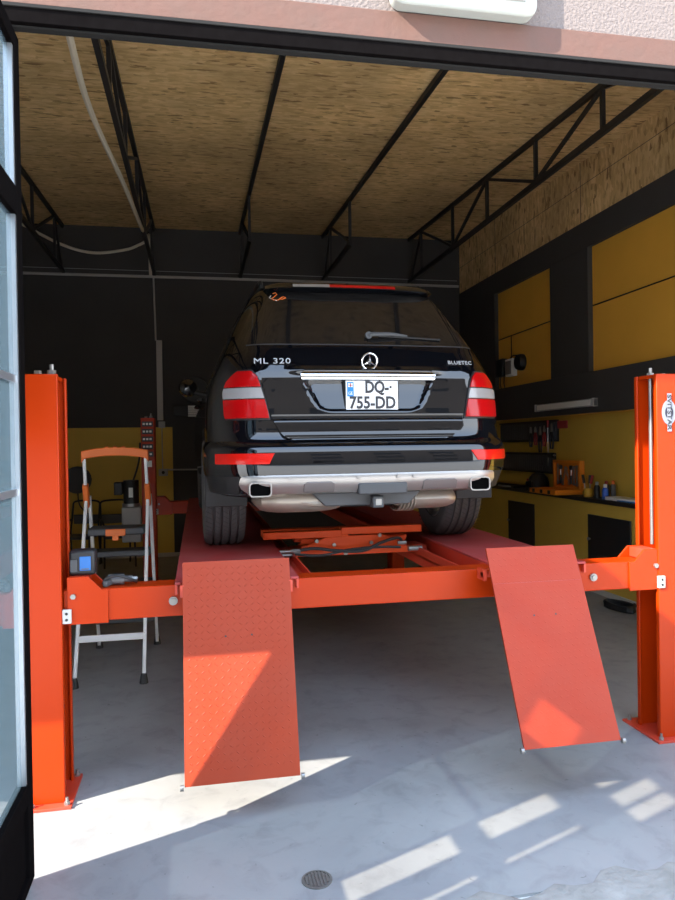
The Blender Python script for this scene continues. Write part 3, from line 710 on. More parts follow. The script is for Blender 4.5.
# ------------------------------------------------------------------ rolling jack between the runways
J = T('rolling_jack', 'orange red scissor jack beam between the two runways under the car', 'jack', (1.05, 5.0, .972))
jy = 4.92
J.part(MB().box(.625, 1.485, jy-.12, jy+.12, .985, 1.03), 'base_beam', M['jack_red'], bevel=.006)
for xa, xb, xc, xd in ((.515, .604, .56, .66), (1.506, 1.595, 1.45, 1.55)):
    J.part(MB().box(xa, xb, jy-.10, jy+.10, .975, .99).box(xa+.02, xb-.02, jy-.08, jy+.08, .99, 1.024).box(xc, xd, jy-.08, jy+.08, 1.0225, 1.03), 'rail_shoe', M['red_worn'])
J.part(MB().box(.42, 1.00, jy-.145, jy-.07, 1.112, 1.160), 'support_arm', M['jack_red'], bevel=.005)
J.part(MB().box(.95, 1.52, jy-.150, jy-.075, 1.128, 1.178), 'support_arm', M['jack_red'], bevel=.005)
J.part(MB().box(.42, 1.52, jy+.02, jy+.10, 1.112, 1.160), 'support_arm', M['jack_red'], bevel=.005)
J.part(MB().prism([(.78, 1.03), (.70, 1.055), (.86, 1.118), (1.24, 1.118), (1.40, 1.055), (1.32, 1.03)], 'Y', jy-.135, jy-.125), 'link_plate', M['jack_red'], bevel=.002)
J.part(MB().box(.64, 1.44, jy-.05, jy+.05, 1.075, 1.10), 'top_plate', M['jack_red'], bevel=.004)
for s_ in (-1, 1):
    for yy in (jy-.10, jy+.06):
        J.part(MB().bar((.68 if s_ > 0 else 1.42, yy, 1.035), (1.42 if s_ > 0 else .68, yy+.02, 1.085), .02, .035), 'scissor_arm', M['jack_red'], bevel=.004)
J.part(MB().tube(smooth_path([(.62, jy-.19, 1.035), (.75, jy-.2, 1.05), (.9, jy-.2, 1.03), (1.08, jy-.2, 1.02), (1.22, jy-.19, 1.07), (1.34, jy-.17, 1.095), (1.38, jy-.15, 1.06)], 7), .011, 8), 'hydraulic_hose', M['plastic'], smooth=True)
J.part(MB().tube(smooth_path([(.62, jy-.18, 1.015), (.8, jy-.19, 1.0), (1.0, jy-.19, 1.03), (1.2, jy-.19, 1.04), (1.36, jy-.17, 1.03)], 7), .009, 8), 'hydraulic_hose', M['plastic'], smooth=True)
J.part(MB().cyl((.52, jy-.19, 1.035), (.60, jy-.19, 1.035), .013, 10).cyl((.60, jy-.19, 1.035), (.66, jy-.19, 1.035), .018, 6).cyl((.53, jy-.18, 1.008), (.62, jy-.18, 1.008), .012, 8), 'fitting', M['zinc'])
J.part(MB().cyl((1.34, jy-.17, 1.06), (1.40, jy-.17, 1.06), .013, 8).cyl((1.42, jy-.15, 1.015), (1.52, jy-.15, 1.015), .018, 12), 'fitting', M['zinc'])
for (bx, bz) in ((.90, 1.06), (1.16, 1.065), (.78, 1.09), (1.22, 1.115), (.98, 1.0)):
    J.part(MB().cyl((bx, jy-.152, bz), (bx, jy-.12, bz), .013, 8), 'pin', M['zinc'])

# ------------------------------------------------------------------ the car
CAR = thing('car', 'glossy black estate off road car seen from behind on the lift', 'car', (1.02, 4.08, 1.062), math.radians(1.4))
zk = [.25, .33, .36, .40, .50, .60, .68, .72, .76, .82, .90, 1.0, 1.08, 1.12, 1.18, 1.28, 1.45, 1.60, 1.68, 1.73, 1.765, 1.78]
Wk = [.84, .88, .90, .925, .950, .958, .958, .958, .958, .956, .953, .945, .925, .910, .885, .840, .768, .690, .645, .600, .51, .38]
Rk = [.75, .70, .40, .06, .02, .015, .03, .058, .070, .075, .085, .10, .105, .115, .135, .185, .325, .45, .52, .56, .66, .80]
Fk = [4.35, 4.55, 4.68, 4.74, 4.78, 4.78, 4.76, 4.75, 4.73, 4.70, 4.58, 4.30, 3.75, 3.60, 3.45, 3.28, 3.02, 2.76, 2.60, 2.45, 2.20, 1.90]
rxk = [.26, .28, .30, .32, .34, .34, .34, .34, .34, .34, .34, .34, .33, .32, .31, .29, .24, .19, .18, .17, .17, .15]
def kz(k, z): return float(np.interp(z, zk, k))
BOW = .055
def prm(z): return kz(Wk, z), kz(Rk, z), kz(rxk, z), .40
def surf(q, z, off=0.):
    """point of the car's rear skin: q runs along the skin from the rear centre (metres, signed), off = outwards"""
    s = 1 if q >= 0 else -1; a_ = abs(q)
    W, R, rx, ry = prm(z); xe = W-rx
    ye = R+BOW*(xe/W)**2; Lc = (rx+ry)/2*PI/2
    if a_ <= xe:
        x = a_; y = R+BOW*(a_/W)**2; nx, ny = 2*BOW*a_/W**2, -1.
    elif a_ <= xe+Lc:
        t = (a_-xe)/Lc*PI/2; x = xe+rx*math.sin(t); y = ye+ry*(1-math.cos(t)); nx, ny = math.sin(t)/rx, -math.cos(t)/ry
    else:
        x = W; y = ye+ry+(a_-xe-Lc); nx, ny = 1, 0
    l = math.hypot(nx, ny); x += nx/l*off; y += ny/l*off
    return (s*x, y, z)
def qx(x, z):
    """skin coordinate whose lateral position is x"""
    s = 1 if x >= 0 else -1; a_ = abs(x); W, R, rx, ry = prm(z); xe = W-rx
    if a_ <= xe: return x
    t = math.asin(min(1, (a_-xe)/rx)); return s*(xe+t/(PI/2)*(rx+ry)/2*PI/2)
def qend(z, extra=0.):
    W, R, rx, ry = prm(z); return W-rx+(rx+ry)/2*PI/2+extra
def half_ring(z):
    W, R, rx, ry = prm(z); F = kz(Fk, z); pts = []
    xe = W-rx
    for i in range(9):
        x, y, _ = surf(xe*i/9, z); pts.append((x, y+(.115 if .79 < z < 1.14 and x < .5 else 0)))   # hollow behind the tailgate skin
    for i in range(9): pts.append(surf(xe+(rx+ry)/2*PI/2*i/8, z)[:2])
    yc = R+BOW*(xe/W)**2+ry
    rf = min(.42, W*.75); ryf = .5; yf = F-ryf-.10
    for i in range(1, 25): pts.append((W, yc+(yf-yc)*i/24))
    for i in range(1, 9):
        t = i/8*PI/2; pts.append((W-rf+rf*math.cos(t), yf+ryf*math.sin(t)))
    for i in range(1, 7):
        x = (W-rf)*(1-i/6); pts.append((x, F-.10*(x/(W-rf+1e-6))**2))
    return pts
zs = sorted(set([.25, .29, .33, .345, .36, .38, .40, .45, .50, .55, .60, .64, .68, .70, .73, .76, .79, .82, .86, .90, .95, 1.0, 1.04, 1.08, 1.12, 1.15, 1.18, 1.23, 1.28, 1.34, 1.40, 1.45, 1.52, 1.60, 1.64, 1.68, 1.705, 1.73, 1.75, 1.765, 1.774, 1.78]))
mb = MB(); rows = []
for z in zs:
    h = half_ring(z); ring = [(x, y, z) for x, y in h] + [(-x, y, z) for x, y in h[-2:0:-1]]
    rows.append(ring)
V = mb.grid(rows, close=True)
mb.bm.faces.new(V[0][::-1]); mb.bm.faces.new(V[-1])
body = mb.build('body', [M['paint'], M['plastic']], CAR, smooth=True, angle=30)
WY = (1.0, 3.915); WZ = .370
cut = MB()
for wy in WY:
    for s in (-1, 1):
        n0 = len(cut.bm.faces)
        xa, xb = (.60*s, 1.2*s); cut.cyl((xa, wy, WZ), (xb, wy, WZ), .435, 36)
cuto = cut.build('cutter', [M['paint'], M['plastic']], CAR)
for p_ in cuto.data.polygons: p_.material_index = 1
for p_ in body.data.polygons:
    if p_.center.z < .385: p_.material_index = 1
bo = body.modifiers.new('arches', 'BOOLEAN'); bo.operation = 'DIFFERENCE'; bo.object = cuto; bo.solver = 'EXACT'
dg = bpy.context.evaluated_depsgraph_get(); dg.update()
nm_ = bpy.data.meshes.new_from_object(body.evaluated_get(dg)); body.modifiers.clear(); old = body.data; body.data = nm_; nm_.name = 'body'
bpy.data.objects.remove(cuto)
for p_ in body.data.polygons: p_.use_smooth = True
body.data.set_sharp_from_angle(angle=math.radians(30))

def patch(zl, fl, fr, off, name, m, parent=CAR, nx=16, th=.03, bevel=0, offf=None, smooth=True):
    """slab lying on the rear skin; fl/fr give left/right skin coordinate at height z"""
    A, B = [], []
    for z in zl:
        a, b = fl(z), fr(z); ra, rb = [], []
        for i in range(nx+1):
            q = a+(b-a)*i/nx; o = off+(offf(q, z) if offf else 0)
            ra.append(surf(q, z, o)); rb.append(surf(q, z, min(off-th, o-th)))
        A.append(ra); B.append(rb)
    mb = MB(); mb.slab(A, B)
    return mb.build(name, m, parent, smooth=smooth, bevel=bevel)
def lin(z0, z1, n): return [z0+(z1-z0)*i/n for i in range(n+1)]
def ip(zz, xx): return lambda z: float(np.interp(z, zz, xx))
# tailgate with the number plate recess
tgx = ip([.705, .715, .735, .76, .80, .84, 1.10, 1.20, 1.285], [.43, .485, .525, .548, .570, .590, .655, .715, .745])
def recess(q, z):
    b = max(0, min(1, (z-.872)/.02)) * max(0, min(1, (1.078-z)/.008))
    hx = np.interp(z, [.87, .90, .95, 1.07], [.24, .315, .345, .40])
    e = max(0, min(1, (hx-abs(q))/.02))
    o = -(.006+.031*(z-.87)/.2)*b*e
    # shoulder above the garnish and crease below the recess
    o += .016*math.exp(-((z-1.125)/.018)**2)*max(0, min(1, (.50-abs(q))/.1))
    o += .008*max(0, min(1, (.84-z)/.02))*max(0, min(1, (z-.715)/.02)) + (-.006 if .838 < z < .850 else 0)
    return o
zt = sorted(set(lin(.705, .735, 4)+lin(.735, .868, 14)+lin(.868, .90, 5)+lin(.90, 1.06, 10)+lin(1.06, 1.16, 14)+lin(1.16, 1.285, 6)))
patch(zt, lambda z: -tgx(z), tgx, .012, 'tailgate', M['paint'], nx=84, offf=recess)
# rear window and its surround
gw = ip([1.285, 1.40, 1.55, 1.64, 1.665], [.752, .705, .638, .600, .585])
patch(lin(1.290, 1.668, 12), lambda z: -gw(z), gw, .012, 'rear_window', M['carglass'], nx=28)
mb = MB(); mb.tube([surf(-.75+1.5*i/24, 1.287, .014) for i in range(25)], .004, 6); mb.build('window_trim', M['plastic'], CAR, smooth=True)
# sticker scribble in the upper left of the window
st = MB(); st.tube([surf(q, z, .0155) for q, z in [(-.535, 1.655), (-.51, 1.662), (-.50, 1.648), (-.525, 1.628), (-.545, 1.615), (-.53, 1.605), (-.49, 1.605), (-.47, 1.622), (-.455, 1.630), (-.44, 1.622), (-.46, 1.612), (-.48, 1.612)]], .0028, 6)
rw_ = [c for c in CAR.children if c.name.startswith('rear_window')][0]
s0 = st.build('sticker', M['orange'], rw_, smooth=True); s0['label'] = 'small orange and white scribble sticker'
MB().tube([surf(q, z, .0156) for q, z in [(-.55, 1.640), (-.565, 1.625), (-.54, 1.612), (-.50, 1.600)]], .0022, 6).build('sticker_stroke', M['white'], s0, smooth=True)
# wiper
mb = MB(); mb.cyl(surf(.03, 1.352, .02), surf(.03, 1.352, .045), .022, 14); wp = mb.build('wiper', M['dgrey'], CAR, smooth=True)
MB().tube([surf(.03, 1.352, .04), surf(.06, 1.358, .045), surf(.18, 1.362, .042), surf(.28, 1.352, .032)], [.012, .014, .012, .006], 8).build('wiper_arm', M['dgrey'], wp, smooth=True)
MB().tube([surf(.10, 1.350, .022), surf(.30, 1.342, .022), surf(.50, 1.334, .022)], .006, 6).build('wiper_blade', M['plastic'], wp, smooth=True)
# roof spoiler and third brake light
sp = []
for z, o in ((1.672, .03), (1.69, .085), (1.715, .088), (1.735, .06), (1.752, .0)):
    sp.append([surf(-.575+1.15*i/24, z, o*(1-.35*abs(-1+i/12)**3)) for i in range(25)])
bk = [[(x, y+.12, z) for x, y, z in r] for r in sp]
mb = MB(); mb.slab(sp, bk); spo = mb.build('roof_spoiler', M['paint'], CAR, smooth=True)
A = [[surf(-.385+.66*i/16, z, .088) for i in range(17)] for z in (1.692, 1.714)]; B = [[surf(-.385+.66*i/16, z, .07) for i in range(17)] for z in (1.692, 1.714)]
mb = MB(); mb.slab(A, B); mb.build('brake_light', M['lens_red'], spo, smooth=True)
mb = MB(); mb.slab([[surf(-.385+.23*i/6, z, .0895) for i in range(7)] for z in (1.692, 1.714)], [[surf(-.385+.23*i/6, z, .07) for i in range(7)] for z in (1.692, 1.714)]); mb.build('brake_light_glare', M['lens_clear'], spo, smooth=True)  # whitish reflection on the brake light, put into the colour
# chrome garnish
gx = ip([1.066, 1.075, 1.11, 1.120], [.405, .415, .415, .38])
patch([1.066, 1.072, 1.085, 1.105, 1.115, 1.120], lambda z: -gx(z), gx, .030, 'chrome_strip', M['chrome'], nx=30, th=.06, offf=lambda q, z: -.010*((z-1.093)/.027)**2)
# licence plate
pz0, pz1, px0, px1 = .884, 1.060, -.150, .172; py = surf(0, .97, 0)[1]-.012
mb = MB(); mb.box(px0-.008, px1+.008, py, py+.085, pz0-.008, pz1+.008); pl = mb.build('licence_plate', M['plastic'], CAR, bevel=.006)
MB().box(px0, px1, py-.004, py+.001, pz0, pz1).build('plate_face', M['plate_white'], pl, bevel=.002)
MB().box(px0+.008, px0+.048, py-.0052, py-.0035, .966, pz1-.008).build('plate_strip', M['blue'], pl)
MB().box(px0+.014, px0+.042, py-.006, py-.005, 1.022, 1.044).build('plate_flag', M['white'], pl)
mb = MB(); mb.box(px0+.026, px0+.030, py-.0066, py-.006, 1.022, 1.044); mb.box(px0+.014, px0+.042, py-.0066, py-.006, 1.031, 1.035); mb.build('plate_cross', M['lens_red'], pl)
text_mesh('plate_code', 'GE', .028, M['white'], pl, (px0+.028, py-.0058, .985), width=.026)
text_mesh('plate_number', 'DQ-', .098, M['ink'], pl, (.042, py-.0055, 1.016), width=.145, bold=.0032)
text_mesh('plate_number', '755-DD', .100, M['ink'], pl, (.014, py-.0055, .929), width=.285, bold=.0030)
MB().cyl((.126, py-.008, 1.022), (.126, py-.004, 1.022), .007, 8).build('plate_screw', M['ink'], pl)
# star badge
zc, xc = 1.176, .0; yc = surf(0, zc, .034)[1]; st_ = MB()
st_.tube([(xc+.047*math.cos(a*PI/16), yc-.01+ (-.047*math.sin(a*PI/16))*.25, zc+.047*math.sin(a*PI/16)) for a in range(32)], .0055, 8, closed=True)
bd = st_.build('badge', M['chrome'], CAR, smooth=True)
for a in (90, 210, 330):
    c_, s_ = math.cos(math.radians(a)), math.sin(math.radians(a)); mb = MB()
    tipv = mb.bm.verts.new((xc+.046*c_, yc-.010-.046*s_*.25, zc+.046*s_)); ctr = mb.bm.verts.new((xc, yc-.018, zc))
    l = mb.bm.verts.new((xc-s_*.010-c_*.004, yc-.010, zc+c_*.010-s_*.004)); r = mb.bm.verts.new((xc+s_*.010-c_*.004, yc-.010, zc-c_*.010-s_*.004)); bkv = mb.bm.verts.new((xc, yc-.006, zc))
    mb.bm.faces.new((tipv, l, ctr)); mb.bm.faces.new((tipv, ctr, r)); mb.bm.faces.new((tipv, bkv, l)); mb.bm.faces.new((tipv, r, bkv)); mb.bm.faces.new((l, bkv, r, ctr))
    mb.build('badge_ray', M['chrome'], bd)
MB().lathe([(.016, 0), (.013, -.014)], (xc, yc, zc), 'Y', 12).build('badge_foot', M['plastic'], bd)
# model lettering
def badge_text(body, x0, x1, z, size, nm):
    xm = (x0+x1)/2; y = surf(xm, z, .014)[1]; sl = math.atan2(surf(x1, z)[1]-surf(x0, z)[1], x1-x0)
    o = text_mesh(nm, body, size, M['badge'], CAR, (0, 0, 0), width=x1-x0, depth=.002, bold=0, spacing=1.1)
    tilt = math.atan2(surf(xm, z+.03)[1]-surf(xm, z-.03)[1], .06)
    o.matrix_local = Matrix.Translation((xm, y-.003, z)) @ Matrix.Rotation(sl, 4, 'Z') @ Matrix.Rotation(-tilt, 4, 'X')
badge_text('ML 320', -.685, -.470, 1.180, .052, 'model_lettering')
badge_text('BLUETEC', .515, .680, 1.180, .034, 'model_lettering')
# tail lights
tl_in = ip([.838, .95, 1.05, 1.09, 1.125], [.605, .630, .655, .668, .700])
tl_out = ip([.838, .86, 1.00, 1.06, 1.10, 1.125], [.842, .848, .852, .832, .798, .765])
for s in (-1, 1):
    def FL(z, d=0): return qx(s*(tl_in(z)-d), z)
    def FR(z, d=0): return qx(s*(tl_out(z)+d), z)
    g = 1 if s > 0 else -1
    a, b = (FL, FR) if s > 0 else (FR, FL)
    h = patch(lin(.832, 1.13, 10), lambda z: a(z, .006), lambda z: b(z, .006), .010, 'tail_light', M['plastic'], nx=10)
    patch(lin(.842, .953, 6), a, b, .022, 'red_lens', M['lens_red'], h, nx=10, bevel=.003)
    patch(lin(.958, 1.022, 4), a, b, .022, 'clear_lens', M['lens_clear'], h, nx=10, bevel=.003)
    patch(lin(1.027, 1.122, 6), a, b, .022, 'red_lens', M['lens_red'], h, nx=10, bevel=.003)
# bumper, reflectors and silver apron
patch([.505, .512, .53, .60, .655, .675, .688, .700, .710], lambda z: -qend(z, .10), lambda z: qend(z, .10), .022, 'bumper', M['paint'], nx=60, th=.05,
      offf=lambda q, z: -.0225*max(0, min(1, (z-.66)/.05))**1.5 - .004*max(0, (.53-z)/.025))
for s in (-1, 1):
    f0 = lambda z, s=s: qx(s*np.interp(z, [.574, .64], [.62 if s < 0 else .655, .585 if s < 0 else .61]), z); f1 = lambda z, s=s: qx(s*.895, z)
    a, b = (f0, f1) if s > 0 else (f1, f0)
    patch(lin(.576, .638, 3), a, b, .028, 'reflector', M['reflector'], nx=12, th=.02, bevel=.002)
ax = ip([.368, .39, .42, .47, .505, .517], [.62, .71, .755, .775, .765, .71])
ap = patch([.368, .374, .385, .40, .43, .46, .49, .505, .513, .517], lambda z: -qx(ax(z), z), lambda z: qx(ax(z), z), .034, 'rear_apron', M['silver'], nx=60, th=.07,
      offf=lambda q, z: -.030*((z-.455)/.07)**2*(1 if z < .455 else .8))
for x0, x1 in ((-.42, -.24), (.30, .52)):
    patch([.405, .42, .455, .467], lambda z: x0+(.02 if z > .46 else 0), lambda z: x1-(.02 if z > .46 else 0), .040, 'apron_pad', M['pad'], ap, nx=8, th=.02, bevel=.004, offf=lambda q, z: -.016*((z-.455)/.07)**2)
MB().box(-.10, .20, .0, .08, .385, .455).build('apron_recess', M['dgrey'], ap, bevel=.01)
for x in (-.50, .14, -.10, .24):
    mb = MB(); q = surf(x, .488, .034); mb.cyl(q, (q[0], q[1]-.004, q[2]), .012, 14); mb.build('parking_sensor', M['silver'], ap, smooth=True)
for s in (-1, 1):
    cx_, cz_ = s*.672, .430; o_ = []
    for sx, sz, a0 in ((1, -1, -90), (1, 1, 0), (-1, 1, 90), (-1, -1, 180)):
        for k in range(5): a = math.radians(a0+22.5*k); o_.append((cx_+sx*.043+.022*math.cos(a), cz_+sz*.020+.022*math.sin(a)))
    y0 = surf(s*.672, .43, .058)[1]
    mb = MB(); n = len(o_)
    I = [(cx_+(p_[0]-cx_)*.90, cz_+(p_[1]-cz_)*.84) for p_ in o_]
    ra = [[(p_[0], y, p_[1]) for p_ in P_] for P_, y in ((o_, y0+.12), (o_, y0+.0), (I, y0), (I, y0+.10))]
    V = mb.grid(ra, close=True); mb.bm.faces.new(V[-1]); mb.bm.faces.new(V[0])
    ex = mb.build('exhaust_tip', M['silver'], CAR, smooth=True)
    MB().prism([(cx_+(p_[0]-cx_)*.895, cz_+(p_[1]-cz_)*.835) for p_ in o_], 'Y', y0+.012, y0+.05).build('bore_shade', M['void'], ex)  # near-black plug, painted-in darkness of the pipe's inside
# under the bumper: mufflers, hitch, axle, mud flaps
def muffler(x0, x1, y0, y1, z0, z1, parent=CAR):
    rows = []
    for k in range(13):
        u = k/12; x = x0+(x1-x0)*u; e = (1-abs(2*u-1)**4)**.5*.9+.1
        rows.append([(x, (y0+y1)/2+(y1-y0)/2*math.cos(a*PI/10)*e, (z0+z1)/2+(z1-z0)/2*math.sin(a*PI/10)*e) for a in range(20)])
    mb = MB(); V = mb.grid(rows, close=True); mb.bm.faces.new(V[0]); mb.bm.faces.new(V[-1])
    return mb.build('muffler', M['muffler'], parent, smooth=True)
m1 = muffler(-.70, -.12, .12, .42, .272, .43); m2 = muffler(.17, .60, .12, .42, .270, .41)
MB().tube(smooth_path([(-.60, .16, .40), (-.40, .14, .34), (-.2, .13, .33)], 5), .02, 8).build('heat_seam', M['muffler'], m1, smooth=True)
for k in range(5): MB().tube([(.20+.022*k, .27+.155*math.cos(a*PI/10), .34+.076*math.sin(a*PI/10)) for a in range(20)], .008, 6, closed=True).build('muffler_rib', M['muffler'], m2, smooth=True)
hb = MB().prism([(-.36, .395), (-.28, .315), (.24, .315), (.32, .395)], 'Y', .10, .24).build('hitch_beam', M['dgrey'], CAR, bevel=.008)
mb = MB(); mb.box(-.005, .065, .04, .2, .302, .372); h_ = mb.build('hitch_receiver', M['dgrey'], hb, bevel=.008)
MB().box(.012, .048, .036, .045, .319, .355).build('hitch_bore', M['zinc'], h_)
MB().cyl((-.72, 1.0, .36), (.72, 1.0, .36), .045, 12).build('rear_axle', M['plastic'], CAR, smooth=True)
MB().box(-.62, .62, .9, 3.9, .26, .30).build('underbody', M['plastic'], CAR)
MB().cyl((-.86, .86, .31), (-.70, .70, .31), .03).bm.free()
for s in (-1, 1):
    xa, xb = sorted((s*.705, s*.965)); MB().box(xa, xb, .50, .515, .30, .56).build('mud_flap', M['plastic'], CAR, bevel=.004)
    patch([.40, .44, .50, .508], lambda z: qx(s*.78, z) if s > 0 else -qend(z, .08), lambda z: qend(z, .08) if s > 0 else qx(s*.78, z), .012, 'bumper_corner', M['plastic'], nx=16, th=.03)
# wheels
def wheel(x, y, s):
    prof = []; R_, w = .372, .130
    prof = [(.235, -w+.01), (.30, -w-.006), (.340, -w-.002), (.360, -w+.012), (R_-.004, -w+.03)]
    gs = (-.078, -.028, .028, .078); gw_ = .007
    for g in gs: prof += [(R_, g-gw_-.002), (R_-.012, g-gw_+.002), (R_-.012, g+gw_-.002), (R_, g+gw_+.002)]
    prof += [(R_-.004, w-.03), (.360, w-.012), (.340, w+.002), (.30, w+.006), (.235, w-.01), (.225, 0)]
    mb = MB(); mb.lathe(prof, (x, y, WZ), 'X', 72, closed=True)
    # lateral sipes on the shoulder and centre ribs
    for k in range(64):
        a = k*2*PI/64
        for (xa, xb) in ((-.132, -.088), (-.066, -.040), (.040, .066), (.088, .132), (-.016, .016)):
            r_ = R_+.0006; da = .055*(1 if xa < 0 else -1)
            c = [(x+xa, y+r_*math.cos(a), WZ+r_*math.sin(a)), (x+xb, y+r_*math.cos(a+da), WZ+r_*math.sin(a+da))]
            q0 = [(x+u, y+(r_-(.006 if abs(u) > .11 else 0))*math.cos(b), WZ+(r_-(.006 if abs(u) > .11 else 0))*math.sin(b)) for u, b in ((xa, a), (xb, a+da), (xb, a+da+.014), (xa, a+.014))]
            mb.bm.faces.new([mb.bm.verts.new(v) for v in q0]).material_index = 1
    tr = mb.build('wheel', [M['rubber'], M['ink']], CAR, smooth=True, angle=25)
    mb = MB(); mb.lathe([(.236, -.11), (.236, .11), (.222, .12), (.21, .09), (.20, -.09), (.222, -.12)], (x, y, WZ), 'X', 40, closed=True); rim = mb.build('rim', M['alloy'], tr, smooth=True)
    mb = MB(); mb.lathe([(.16, -.04), (.16, .0), (.03, .0)], (x, y, WZ), 'X', 30); mb.build('brake_disc', M['muffler'], tr, smooth=True)
    for k in range(5):
        a = k*2*PI/5+.3; mb = MB()
        for d_ in (-.13, .13):
            mb.bar((x+s*.095, y+.05*math.cos(a), WZ+.05*math.sin(a)), (x+s*.085, y+.215*math.cos(a+d_), WZ+.215*math.sin(a+d_)), .03, .03, (1, 0, 0))
        mb.build('spoke', M['alloy'], rim, bevel=.005)
    mb = MB(); mb.lathe([(.065, s*.02), (.065, s*.10), (.05, s*.108)], (x, y, WZ), 'X', 20); mb.build('hub', M['alloy'], rim, smooth=True)
for wy in WY:
    for s in (-1, 1): wheel(s*(.83 if wy < 2 else .79), wy, s)
# side windows, mirrors, handles, roof rails, windscreen, lamps
def side_x(z): return kz(Wk, z)
for s in (-1, 1):
    for (ya, yb, yc_, yd) in ((.62, 1.12, .92, 1.14), (1.20, 2.05, 1.22, 2.0), (2.11, 3.05, 2.06, 2.75)):
        rows = []; back = []
        for k in range(7):
            u = k/6; z = 1.17+(1.60-1.17)*u; y0, y1 = ya+(yc_-ya)*u, yb+(yd-yb)*u
            rows.append([(s*(side_x(z)+.004), y0+(y1-y0)*i/8, z) for i in range(9)]); back.append([(s*(side_x(z)-.02), y0+(y1-y0)*i/8, z) for i in range(9)])
        mb = MB(); mb.slab(rows, back); mb.build('side_window', M['carglass'], CAR, smooth=True)
    for y in (1.35, 2.35): MB().tube([(s*.945, y, 1.03), (s*.972, y+.03, 1.03), (s*.972, y+.17, 1.03), (s*.945, y+.2, 1.03)], .012, 8).build('door_handle', M['paint'], CAR, smooth=True)
    mr = MB(); mr.lathe([(.02, 0), (.075, .03), (.09, .09), (.07, .15), (.02, .17)], (s*1.03, 2.80, 1.24), 'Y', 16); mrr = mr.build('side_mirror', M['paint'], CAR, smooth=True)
    MB().tube([(s*.86, 2.86, 1.17), (s*.98, 2.86, 1.20)], .025, 8).build('mirror_arm', M['plastic'], mrr, smooth=True)
    MB().tube(smooth_path([(s*.56, .78, 1.74), (s*.565, .86, 1.795), (s*.57, 1.5, 1.81), (s*.57, 2.3, 1.80), (s*.56, 2.5, 1.75)], 6), .016, 8).build('roof_rail', M['plastic'], CAR, smooth=True)
    MB().lathe([(.04, .04), (.10, .0), (.09, -.12)], (s*.70, 4.62, .80), 'Y', 18).build('headlight', M['lens_clear'], CAR, smooth=True)
rows = []; back = []
for k in range(9):
    z = 1.13+(1.66-1.13)*k/8; F = kz(Fk, z); W = kz(Wk, z)*.62
    rows.append([(-W+2*W*i/10, F-.10*((-1+i/5)*.62/.25*.3)**2+.006, z) for i in range(11)]); back.append([(x, y-.05, zz) for x, y, zz in rows[-1]])
mb = MB(); mb.slab(rows, back); mb.build('windscreen', M['carglass'], CAR, smooth=True)
MB().box(-.45, .45, 4.70, 4.80, .62, .80).build('grille', M['dgrey'], CAR, bevel=.02)

# ------------------------------------------------------------------ step ladder
LD = T('step_ladder', 'white and orange folding step ladder behind the left post', 'ladder', (-.63, 5.95, 0))
for s, (xf, xr, xt) in ((-1, (-.91, -.87, -.87)), (1, (-.42, -.38, -.40))):
    LD.part(MB().bar((xf, 5.47, .03), (xt, 5.93, 1.36), .026, .035, (0, 1, 0)), 'support_leg', M['white'], bevel=.005)
    LD.part(MB().bar((xr, 6.50, .03), (xt+.012, 6.0, 1.36), .026, .035, (0, 1, 0)), 'climbing_rail', M['white'], bevel=.005)
    LD.part(MB().bar((xt, 5.93, 1.30), (xt+(.005 if s < 0 else -.005), 5.80, 1.68), .024, .03, (0, 1, 0)), 'guard_rail', M['white'], bevel=.005)
    LD.part(MB().bar((xt, 5.955, 1.28), (xt, 5.875, 1.46), .045, .06, (0, 1, 0)), 'joint_sleeve', M['orange'], bevel=.01)
    for (x, y) in ((xf, 5.46), (xr, 6.51)):
        LD.part(MB().lathe([(.032, 0), (.028, .03), (.02, .07)], (x, y, 0), 'Z', 12), 'foot', M['plastic'], smooth=True)
# orange handle arch with scalloped top
up, lo = [], []
for k in range(25):
    u = k/24; x = -.885+.505*u; h = .03*(1-(2*u-1)**2)
    up.append((x, 1.722+h+(.008*math.cos(k*PI/1.5) if 6 < k < 18 else 0))); lo.append((x, 1.655+h*.9+(-.03 if k in (0, 24) else 0)))
LD.part(MB().prism(up+lo[::-1], 'Y', 5.775, 5.815), 'handle', M['orange'], bevel=.008)
def step(z, y, w, dpt, x0, x1, h=.035): return LD.part(MB().box(x0, x1, y-dpt/2, y+dpt/2, z-h, z), 'step', M['dgrey'], bevel=.01)
LD.part(MB().box(-.85, -.42, 5.80, 6.06, 1.06, 1.115), 'platform', M['dgrey'], bevel=.012)
LD.part(MB().box(-.715, -.565, 5.785, 5.80, 1.055, 1.11).box(-.665, -.615, 5.785, 5.80, 1.02, 1.06), 'clip', M['orange'], bevel=.006)
step(.90, 6.17, 0, .20, -.87, -.40, .05); step(.62, 6.28, 0, .20, -.87, -.40, .04); step(.30, 6.40, 0, .20, -.87, -.39, .05)
LD.part(MB().box(-.905, -.415, 5.555, 5.575, .30, .35), 'cross_bar', M['white'], bevel=.006)
